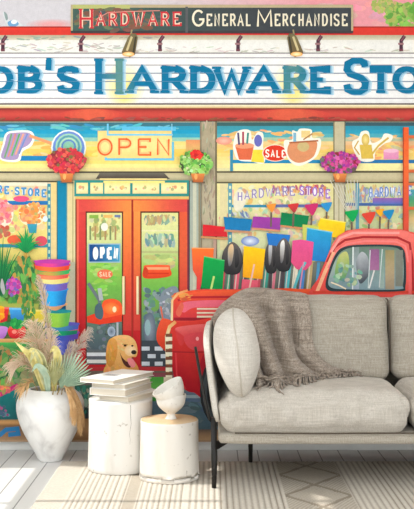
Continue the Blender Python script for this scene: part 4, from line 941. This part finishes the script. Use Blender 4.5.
def stump(x, y, r, h, mat, label, seed, top):
    root = thing('tree_stump_stool', label, 'stool', (x, y, RZ))
    seg = 64
    def R(w, z): return r*(1+.035*noise.noise(Vector((math.cos(w)*1.4+seed, math.sin(w)*1.4, z*2)))+.03*noise.noise(Vector((math.cos(w)*4, math.sin(w)*4+seed, z*3)))+.035*(1-z/h)**2)
    vs, fs = [], []; zs = [0, .004, .02]+[h*i/14 for i in range(1, 14)]+[h-.008, h-.002, h]
    for z in zs:
        for k in range(seg):
            w = 2*math.pi*k/seg; q = R(w, z)*(1-(.003/r if z in (0, h) else 0)); vs.append((q*math.cos(w), q*math.sin(w), z))
    for j in range(len(zs)-1):
        for k in range(seg): k2 = (k+1) % seg; fs.append((j*seg+k, j*seg+k2, (j+1)*seg+k2, (j+1)*seg+k))
    fs.append(tuple(range(seg-1, -1, -1))); fs.append(tuple((len(zs)-1)*seg+k for k in range(seg)))
    from_lists('trunk', vs, fs, M[mat], root)
    vs, fs = [(0, 0, h+.0035)], []
    for f, z in ((.35, .0035), (.7, .003), (.97, .0025), (.985, 0)):
        for k in range(seg):
            w = 2*math.pi*k/seg; q = R(w, h)*f; vs.append((q*math.cos(w), q*math.sin(w), h+z))
    for k in range(seg): fs.append((0, 1+k, 1+(k+1) % seg))
    for j in range(3):
        for k in range(seg): k2 = (k+1) % seg; fs.append((1+j*seg+k, 1+(j+1)*seg+k, 1+(j+1)*seg+k2, 1+j*seg+k2))
    o = from_lists('sawn_top', vs, fs, M[top], root); o['label'] = 'bare tan wood top'
    # a fine crack running down the front
    rnd = random.Random(seed)
    for w0, z0, z1 in (((-1.15, h, h*.42),) if seed == 3 else ((-.9, h*.2, h*.1),)):
        P = []; w = w0
        for i in range(9):
            z = z0+(z1-z0)*i/8; w += rnd.uniform(-.03, .035); P.append(Vector((R(w, z)*math.cos(w), R(w, z)*math.sin(w), min(z, h-.009))))
        vs, fs = tube(P, [.0011*(1-.7*i/8) for i in range(9)], 5); from_lists('crack', vs, fs, M['crack'], root)
    return root
S1 = (-.398, 4.35); S2 = (-.179, 4.178); H1, H2 = .302, .242
stump(S1[0], S1[1], .139, H1, 'stump_white', 'taller whitewashed tree stump stool with white books on top', 3, 'stump_white')
stump(S2[0], S2[1], .121, H2, 'stump_cream', 'shorter whitewashed tree stump stool with a bare wood top and bowls', 8, 'stump_top')

# ---------------------------------------------------------------- books on the taller stump
M['cover_white'] = noisy_mat('matte_white_cover', [(0, 'e8e6e1'), (1, 'f4f3f0')], scale=5, bump=.02, rough=.5)
M['cover_cream'] = noisy_mat('matte_cream_cover', [(0, 'dcd8ce'), (1, 'e8e4da')], scale=5, bump=.02, rough=.55)
M['pages'] = noisy_mat('page_edges', [(0, 'b8ac98'), (1, 'e8e0d0')], scale=3, stretch=(1, 1, 160), bump=.3, bscale=4)
M['ink'] = noisy_mat('grey_ink', [(0, '8c8c8a'), (1, '9c9c9a')])
def book(x, y, z, w, d, h, rz, cov, label):
    root = thing('book', label, 'book', (x, y, z), rz, 'white books stacked on the taller stump')
    t = .0022; bm = bmesh.new()
    for (a0, b0, c0, a1, b1, c1) in ((-w/2, -d/2, 0, w/2, d/2, t), (-w/2, -d/2, h-t, w/2, d/2, h), (-w/2, -d/2, t, -w/2+t, d/2, h-t)):
        b2 = box_bm(a0, b0, c0, a1, b1, c1); me = bpy.data.meshes.new('t'); b2.to_mesh(me); b2.free(); bm.from_mesh(me); bpy.data.meshes.remove(me)
    bmesh.ops.remove_doubles(bm, verts=bm.verts[:], dist=1e-5)
    from_bm('cover', bm, M[cov], root, False)
    from_bm('page_block', box_bm(-w/2+t, -d/2+.004, t, w/2-.005, d/2-.004, h-t), M['pages'], root, False)
    return root
z = RZ+H1+.004
for cx_, cy_, w, d, h, rz, cov, lb in (
    (-.350, 4.205, .155, .25, .024, -31, 'cover_cream', 'bottom book of the stack, resting on the taller stump'),
    (-.362, 4.20, .172, .262, .030, -22, 'cover_white', 'thickest book of the stack, second from the bottom'),
    (-.366, 4.205, .162, .235, .020, -25, 'cover_cream', 'thin cream book just under the topmost book'),
    (-.412, 4.195, .172, .325, .019, -28, 'cover_white', 'topmost book of the stack, white cover with faint grey print')):
    a_ = math.radians(-rz); c = Vector((cx_, cy_))+Vector((-math.cos(a_), math.sin(a_)))*w/2+Vector((math.sin(a_), math.cos(a_)))*d/2
    o = book(c.x, c.y, z, w, d, h, math.radians(rz), cov, lb); z += h+.0012
from_bm('cover_print', box_bm(-.05, -.06, .0188, .02, .0, .0193), M['ink'], o, False)

# ---------------------------------------------------------------- bowls on the shorter stump
M['bowl'] = noisy_mat('speckled_white_ceramic', [(.25, 'b4ada2'), (.36, 'dfdbd3'), (1, 'ebe8e1')], scale=60, rough=.7, bump=.25, bscale=70)
def bowl(prof, name, label, loc, rot, seed, facet=0):
    P = [(p.x, p.z) for p in catmull([Vector((r, 0, z)) for r, z in prof], 4)]
    vs, fs = lathe(P, 44, .02, seed); o = from_lists(name, vs, fs, M['bowl']); o.location = loc; o.rotation_euler = rot
    return tag(o, label, 'bowl')
bx_, by_ = (171-CX)*4.17/FPX, 4.17
bz = RZ+H2+.0045
bowl([(.024, 0), (.022, .004), (.017, .014), (.018, .022), (.036, .036), (.054, .056), (.061, .082), (.063, .1), (.060, .1), (.056, .08), (.045, .056), (.02, .036), (.002, .033)],
     'footed_bowl', 'white footed ceramic bowl standing on the shorter stump', (bx_, by_, bz), (0, 0, 0), 2)
bowl([(.015, 0), (.036, .006), (.05, .022), (.06, .046), (.064, .066), (.061, .066), (.055, .044), (.044, .022), (.02, .008), (.002, .007)],
     'small_bowl', 'white ceramic bowl lying tilted in the footed bowl', (bx_+.020, by_, bz+.074), (math.radians(8), math.radians(-30), 0), 5).scale = (1.08, 1.08, 1.1)
# ---------------------------------------------------------------- sofa
sofa = thing('sofa', 'light grey-beige linen sofa with a slim black metal frame standing on the rug', 'sofa', (.8, 4.3, 0))
O = Vector((.8, 4.3, 0))
def cushion(name, mat, x0, x1, y0, y1, z0, z1, r=.05, puff=.03, n=26, seed=0, wr=.004, lean=0, parent=sofa, crown=(0, 0, 1), wrf=(9, 9, 9), frontw=0):
    'a soft box: rounded edges, faces swollen towards their middles, small creases; lean pushes the top back'
    bm = bmesh.new(); bmesh.ops.create_cube(bm, size=2)
    bmesh.ops.subdivide_edges(bm, edges=bm.edges[:], cuts=n, use_grid_fill=True)
    hx, hy, hz = (x1-x0)/2, (y1-y0)/2, (z1-z0)/2; c = Vector(((x0+x1)/2, (y0+y1)/2, (z0+z1)/2)); r = min(r, hx*.98, hy*.98, hz*.98)
    for v in bm.verts:
        u = v.co.copy()
        e = [math.copysign(abs(q)**.8, q) for q in u]
        p = Vector((e[0]*hx, e[1]*hy, e[2]*hz)); inner = Vector((max(-hx+r, min(hx-r, p.x)), max(-hy+r, min(hy-r, p.y)), max(-hz+r, min(hz-r, p.z))))
        d = p-inner
        if d.length > 1e-6: p = inner+d.normalized()*min(r, max(abs(d.x), abs(d.y), abs(d.z)))
        bx, by, bz_ = (1-u.x**2), (1-u.y**2), (1-u.z**2)
        p.z += crown[2]*math.copysign(1, u.z)*puff*(max(0, bx)*max(0, by))**.6*abs(u.z)
        p.y += crown[1]*math.copysign(1, u.y)*puff*(max(0, bx)*max(0, bz_))**.6*abs(u.y)
        p.x += crown[0]*math.copysign(1, u.x)*puff*(max(0, by)*max(0, bz_))**.6*abs(u.x)
        q = Vector((p.x*wrf[0]+seed, p.y*wrf[1], p.z*wrf[2])); nn = noise.noise(q)*wr+noise.noise(q*2.7)*wr*.4
        if frontw and u.y < -.55 and u.z > -.8: nn += frontw*(noise.noise(Vector((p.x*34+seed, p.z*9, 1)))+.5*noise.noise(Vector((p.x*70+p.z*20, seed, 4))))*(sm((u.z+.8)/.7))*(1-sm((u.z-.75)/.3)*.4)
        dirn = Vector((u.x**3, u.y**3, u.z**3)).normalized(); p += dirn*nn
        p.y += lean*(u.z+1)/2
        v.co = p+c-O if parent == sofa else p+c
    return from_bm(name, bm, M[mat], parent)
X0S, X1S = .02, 1.60
XM = .788
# frame and rail
base = cushion('seat_rail', 'linen', X0S+.005, X1S-.005, 3.93, 4.62, .19, .238, r=.024, puff=.0, n=12, wr=.0008)
cushion('seat_cushion', 'lit_seat_linen', X0S+.01, XM-.003, 3.925, 4.42, .238, .392, r=.062, puff=.026, n=44, seed=3, wr=.004, frontw=.018)
cushion('seat_cushion', 'lit_seat_linen', XM+.003, X1S-.01, 3.925, 4.42, .238, .392, r=.062, puff=.026, n=44, seed=11, wr=.004, frontw=.018)
bcs = []
for i, (a_, b_) in enumerate(((X0S+.085, XM-.003), (XM+.003, X1S-.085))):
    bcs.append(cushion('back_cushion', 'linen', a_, b_, 4.37, 4.50, .38, .748, r=.055, puff=.018, n=30, seed=5+i*9, wr=.004, lean=.08, crown=(0, 1, .3)))
# dark cords drawn as the shade in the gaps where the cushions meet
for sx in (0,):
    x = XM
    P = catmull([(x, 4.42, .42), (x, 4.41, .5), (x, 4.43, .62), (x, 4.46, .70), (x, 4.49, .73), (x, 4.53, .735)], 6)
    vs, fs = tube([p-O for p in P], .0032, 8); from_lists('piping', vs, fs, M['gap_shade_cord'], sofa)
P = [(X0S+.07, 3.925, .242), (.4, 3.922, .241), (XM, 3.925, .242), (1.2, 3.922, .241), (X1S-.07, 3.925, .242)]
vs, fs = tube([Vector(p)-O for p in P], .003, 8); from_lists('piping', vs, fs, M['gap_shade_cord'], sofa)
# upholstered back shell and arms: thin padded panels; the arm panels lean outwards
cushion('back_shell', 'linen', X0S+.09, X1S-.09, 4.60, 4.645, .25, .735, r=.02, puff=0, n=12, wr=.001)
def arm(side):
    bm = bmesh.new(); bmesh.ops.create_cube(bm, size=2); bmesh.ops.subdivide_edges(bm, edges=bm.edges[:], cuts=18, use_grid_fill=True)
    for v in bm.verts:
        u = v.co.copy(); Y = u.y; Z = (u.z+1)/2
        zt = .655+.06*sm((Y-.3)/.7)
        # outline in the plane of the panel: rounded lower and upper front corners
        yy = 4.29+Y*.335; zz = .275+(zt-.275)*Z
        cr = sm((Z-.72)/.28)*.075*max(0, -Y)**2; cb = sm((.12-Z)/.12)*.03*max(0, -Y)**2
        yy += cr+cb
        if Y > .5: yy = min(yy, 4.62)
        th = .0165*(1-.55*max(abs(u.y)**8, abs(u.z)**8))
        x = (X0S-.002-.052*Z**.8)+u.x*th
        if Z > .75: x += .012*((Z-.75)/.25)**2
        x += .15*max(0, (Y+.3)/1.3)**1.6+.006
        p = Vector((x, yy, zz))
        if side > 0: p.x = X0S+X1S-p.x
        v.co = p-O
    if side > 0: bmesh.ops.reverse_faces(bm, faces=bm.faces[:])
    from_bm('arm', bm, M['pillow_linen'], sofa)
for sd in (-1, 1):
    arm(sd)
    X = lambda x: x if sd < 0 else X0S+X1S-x
    fx = .008
    P = catmull([(X(.010), 4.0, .28), (X(-.005), 4.0, .34), (X(-.032), 4.03, .47), (X(-.05), 4.1, .56)], 6)
    vs, fs = tube([p-O+Vector((-.018 if sd < 0 else .018, 0, 0)) for p in P], .006, 8); from_lists('frame_tube', vs, fs, M['black_metal'], sofa)
    vs, fs = tube([Vector(p)-O for p in ((X(fx), 4.0, .0095), (X(fx+.001), 4.0, .09), (X(fx-.001), 4.0, .29))], [.0095, .0115, .0125], 14); from_lists('leg', vs, fs, M['black_metal'], sofa)
    vs, fs = tube([Vector(p)-O for p in ((X(.172), 4.46, .0095), (X(.172), 4.46, .1), (X(.172), 4.46, .195))], [.009, .0105, .0105], 14); from_lists('leg', vs, fs, M['black_metal'], sofa)
    # flat diagonal bracket from the front leg back under the rail
    b0 = [Vector(p)-O for p in ((X(.012), 3.995, .158), (X(.012), 3.995, .192), (X(.172), 4.46, .192), (X(.172), 4.46, .158))]
    vs = [p+Vector((0, -.008, 0)) for p in b0]+[p+Vector((0, .008, 0)) for p in b0]
    fs = [(0, 1, 2, 3), (7, 6, 5, 4), (0, 4, 5, 1), (1, 5, 6, 2), (2, 6, 7, 3), (3, 7, 4, 0)]
    from_lists('bracket', vs, fs, M['black_metal'], sofa, smooth=False)
P = [(.172, 4.46, .17), (X0S+X1S-.172, 4.46, .17)]
vs, fs = tube([Vector(p)-O for p in P], .009, 10); from_lists('cross_bar', vs, fs, M['black_metal'], sofa)

# ---------------------------------------------------------------- oval pillow leaning on the arm
def pillow():
    root = thing('pillow', 'plump oval off-white linen pillow leaning upright against the sofa arm', 'pillow', (.100, 4.035, .372))
    vs, fs = [], []; nu, nv = 40, 28; tilt = math.radians(-6)
    H, D, T = .175, .19, .096
    def pt(a, b):                                  # a around the outline (Y-Z), b across the thickness (X)
        cb, sb = math.cos(b), math.sin(b)
        rr = abs(cb)**.82
        y = D*rr*math.copysign(abs(math.cos(a))**.75, math.cos(a)); z = H*rr*math.copysign(abs(math.sin(a))**.92, math.sin(a))
        w = noise.noise(Vector((y*9, z*9, sb*2)))*.006
        if z < 0: z *= 1.04
        x = T*sb*(.93+.07*rr)*(1-.34*max(0, -z/H)**1.6)+w
        return Vector((x*math.cos(tilt)+z*math.sin(tilt), y, z*math.cos(tilt)-x*math.sin(tilt)))
    for j in range(nv+1):
        b = -math.pi/2+math.pi*j/nv
        for i in range(nu): vs.append(pt(2*math.pi*i/nu, b)+Vector((0, 0, .178)))
    for j in range(nv):
        for i in range(nu): i2 = (i+1) % nu; fs.append((j*nu+i, j*nu+i2, (j+1)*nu+i2, (j+1)*nu+i))
    fs.append(tuple(range(nu-1, -1, -1))); fs.append(tuple(nv*nu+i for i in range(nu)))
    from_lists('pillow_case', vs, fs, M['pillow_linen'], root)
    P = [pt(2*math.pi*i/60, 0)*1.0+Vector((0, 0, .178)) for i in range(61)]
    vs, fs = tube(P, .0032, 8, False); from_lists('piping', vs, fs, M['seam'], root)
    return root
pil = pillow()

# ---------------------------------------------------------------- throw
def throw():
    root = thing('throw_blanket', 'taupe wool throw with knotted fringe draped over the sofa back onto the seat', 'blanket', (.2, 4.4, .42))
    o = Vector((.2, 4.4, .42))
    # rows run from behind the back, over its top, down the front and out over the seat; columns run left to right
    rows = [
        [(214, 340, 4.62), (228, 325, 4.665), (252, 318, 4.67), (280, 318, 4.67), (305, 320, 4.67)],
        [(212, 322, 4.56), (224, 306, 4.62), (246, 293, 4.64), (276, 294, 4.64), (304, 299, 4.64)],
        [(212, 321, 4.50), (226, 304, 4.50), (250, 291, 4.54), (278, 292, 4.56), (307, 297, 4.56)],
        [(213, 330, 4.30), (232, 310, 4.38), (256, 298, 4.45), (282, 300, 4.46), (309, 307, 4.47)],
        [(222, 340, 4.24), (240, 322, 4.33), (264, 316, 4.38), (287, 318, 4.395), (311, 322, 4.41)],
        [(236, 352, 4.24), (250, 340, 4.30), (271, 336, 4.34), (292, 337, 4.37), (312, 341, 4.385)],
        [(246, 366, 4.22), (260, 356, 4.27), (279, 353, 4.31), (298, 354, 4.345), (318, 356, 4.37)],
        [(253, 374, 4.20), (266, 369, 4.23), (285, 366, 4.26), (307, 366, 4.32), (334, 368, 4.36)],
        [(256, 384, 4.17), (271, 385, 4.165), (292, 383, 4.18), (322, 378, 4.26), (360, 375.5, 4.345)],
    ]
    bpy.context.view_layer.update()
    trees = []
    for c in sofa.children:
        if c.name.split('.')[0] in ('back_cushion', 'seat_cushion', 'arm', 'back_shell'):
            bm = bmesh.new(); bm.from_mesh(c.data); bmesh.ops.translate(bm, verts=bm.verts[:], vec=O); trees.append(BVHTree.FromBMesh(bm)); bm.free()
    def conform(p, v):
        'lay the cloth on whatever it covers: first down the line of sight, then out of any surface it still dips into'
        if v > .2:
            best = None; o_ = Vector((0, 0, 1)); d = (p-o_); L = d.length; d.normalize()
            for t in trees:
                h, nn, ix, dist = t.ray_cast(o_, d)
                if h and (best is None or dist < best): best = dist
            if best and best < L+.03: p = o_+d*(best-.004)
        for t in trees:
            h, nn, ix, dist = t.find_nearest(p)
            if h and dist < .12 and (p-h).dot(nn) < .004: p = h+nn*.005
        return p
    R = [[at(*p) for p in r] for r in rows]
    cols = [catmull([R[j][i] for j in range(len(R))], 8) for i in range(5)]
    nj = len(cols[0]); grid = []
    for j in range(nj):
        line = catmull([cols[i][j] for i in range(5)], 14); grid.append(line)
    ni = len(grid[0]); V = []
    for j in range(nj):
        for i in range(ni):
            u, v = i/(ni-1), j/(nj-1); p = grid[j][i].copy()
            # folds follow the cloth downwards and grow deeper towards the seat
            p = conform(p, v)
            amp = .04*sm((v-.15)/.3)*(1-.75*sm((u-.72)/.25)); ph = u*2*math.pi*3.6+v*2.2+1.1*noise.noise(Vector((u*2, v*3, 0)))
            f = 2*abs(math.sin(ph/2))**1.3-.6
            p += Vector((0, -1, .35)).normalized()*(amp*f+.011+.003*noise.noise(p*14))
            V.append(p)
    V = [p-o for p in V]
    fs = [(j*ni+i, (j+1)*ni+i, (j+1)*ni+i+1, j*ni+i+1) for j in range(nj-1) for i in range(ni-1)]
    m = from_lists('cloth', V, fs, M['throw'], root)
    so = m.modifiers.new('thick', 'SOLIDIFY'); so.thickness = .005; so.offset = 1
    def seat(p):
        'rest a yarn end on the seat'
        z = -1
        for t in trees:
            h, nn, ix, dist = t.ray_cast(p+o+Vector((0, 0, .06)), Vector((0, 0, -1)))
            if h: z = max(z, h.z)
        return Vector((p.x, p.y, z-o.z+.0045)) if z > 0 else p
    rnd = random.Random(5); vs, fs = [], []
    last = [V[(nj-1)*ni+i] for i in range(ni)]
    nt_ = 62
    for k in range(nt_):
        t = k/(nt_-1)*(ni-1); i = min(int(t), ni-2); p = last[i].lerp(last[i+1], t-i)
        L = rnd.uniform(.026, .05); a = rnd.uniform(-.9, .7)
        d = Vector((math.sin(a)*.8-.1, -math.cos(a)*.9, 0))
        sag = -.002 if (p+o).y > 4.0 else 0
        q = [p+Vector((0, .006, .003)), p+d*L*.35+Vector((0, 0, .006)), p+d*L*.7+Vector((rnd.uniform(-.008, .008), 0, .002)), p+d*L+Vector((rnd.uniform(-.012, .012), 0, sag))]
        q = [q[0]]+[seat(x) for x in q[1:]]
        v2, f2 = tube(catmull(q, 3), [.0034, .0034, .0042, .004, .0036, .0034, .0034, .003, .0026, .0016], 6)
        b = len(vs); vs += v2; fs += [tuple(x+b for x in f) for f in f2]
    # loose loops of yarn lying over the fringe line
    for k in range(60):
        t = rnd.random()*(ni-1); i = min(int(t), ni-2); p = last[i].lerp(last[i+1], t-i)+Vector((rnd.uniform(-.01, .01), rnd.uniform(-.012, .03), rnd.uniform(.004, .016)))
        a = rnd.uniform(0, 6.28); L = rnd.uniform(.012, .024); d = Vector((math.cos(a), math.sin(a)*.7, rnd.uniform(-.2, .2)))
        q = [p-d*L, p+Vector((0, 0, .006)), p+d*L]
        v2, f2 = tube(catmull(q, 4), .003, 6); b = len(vs); vs += v2; fs += [tuple(x+b for x in f) for f in f2]
    f = from_lists('fringe', vs, fs, M['throw'], root); f['label'] = 'knotted yarn fringe'
throw()
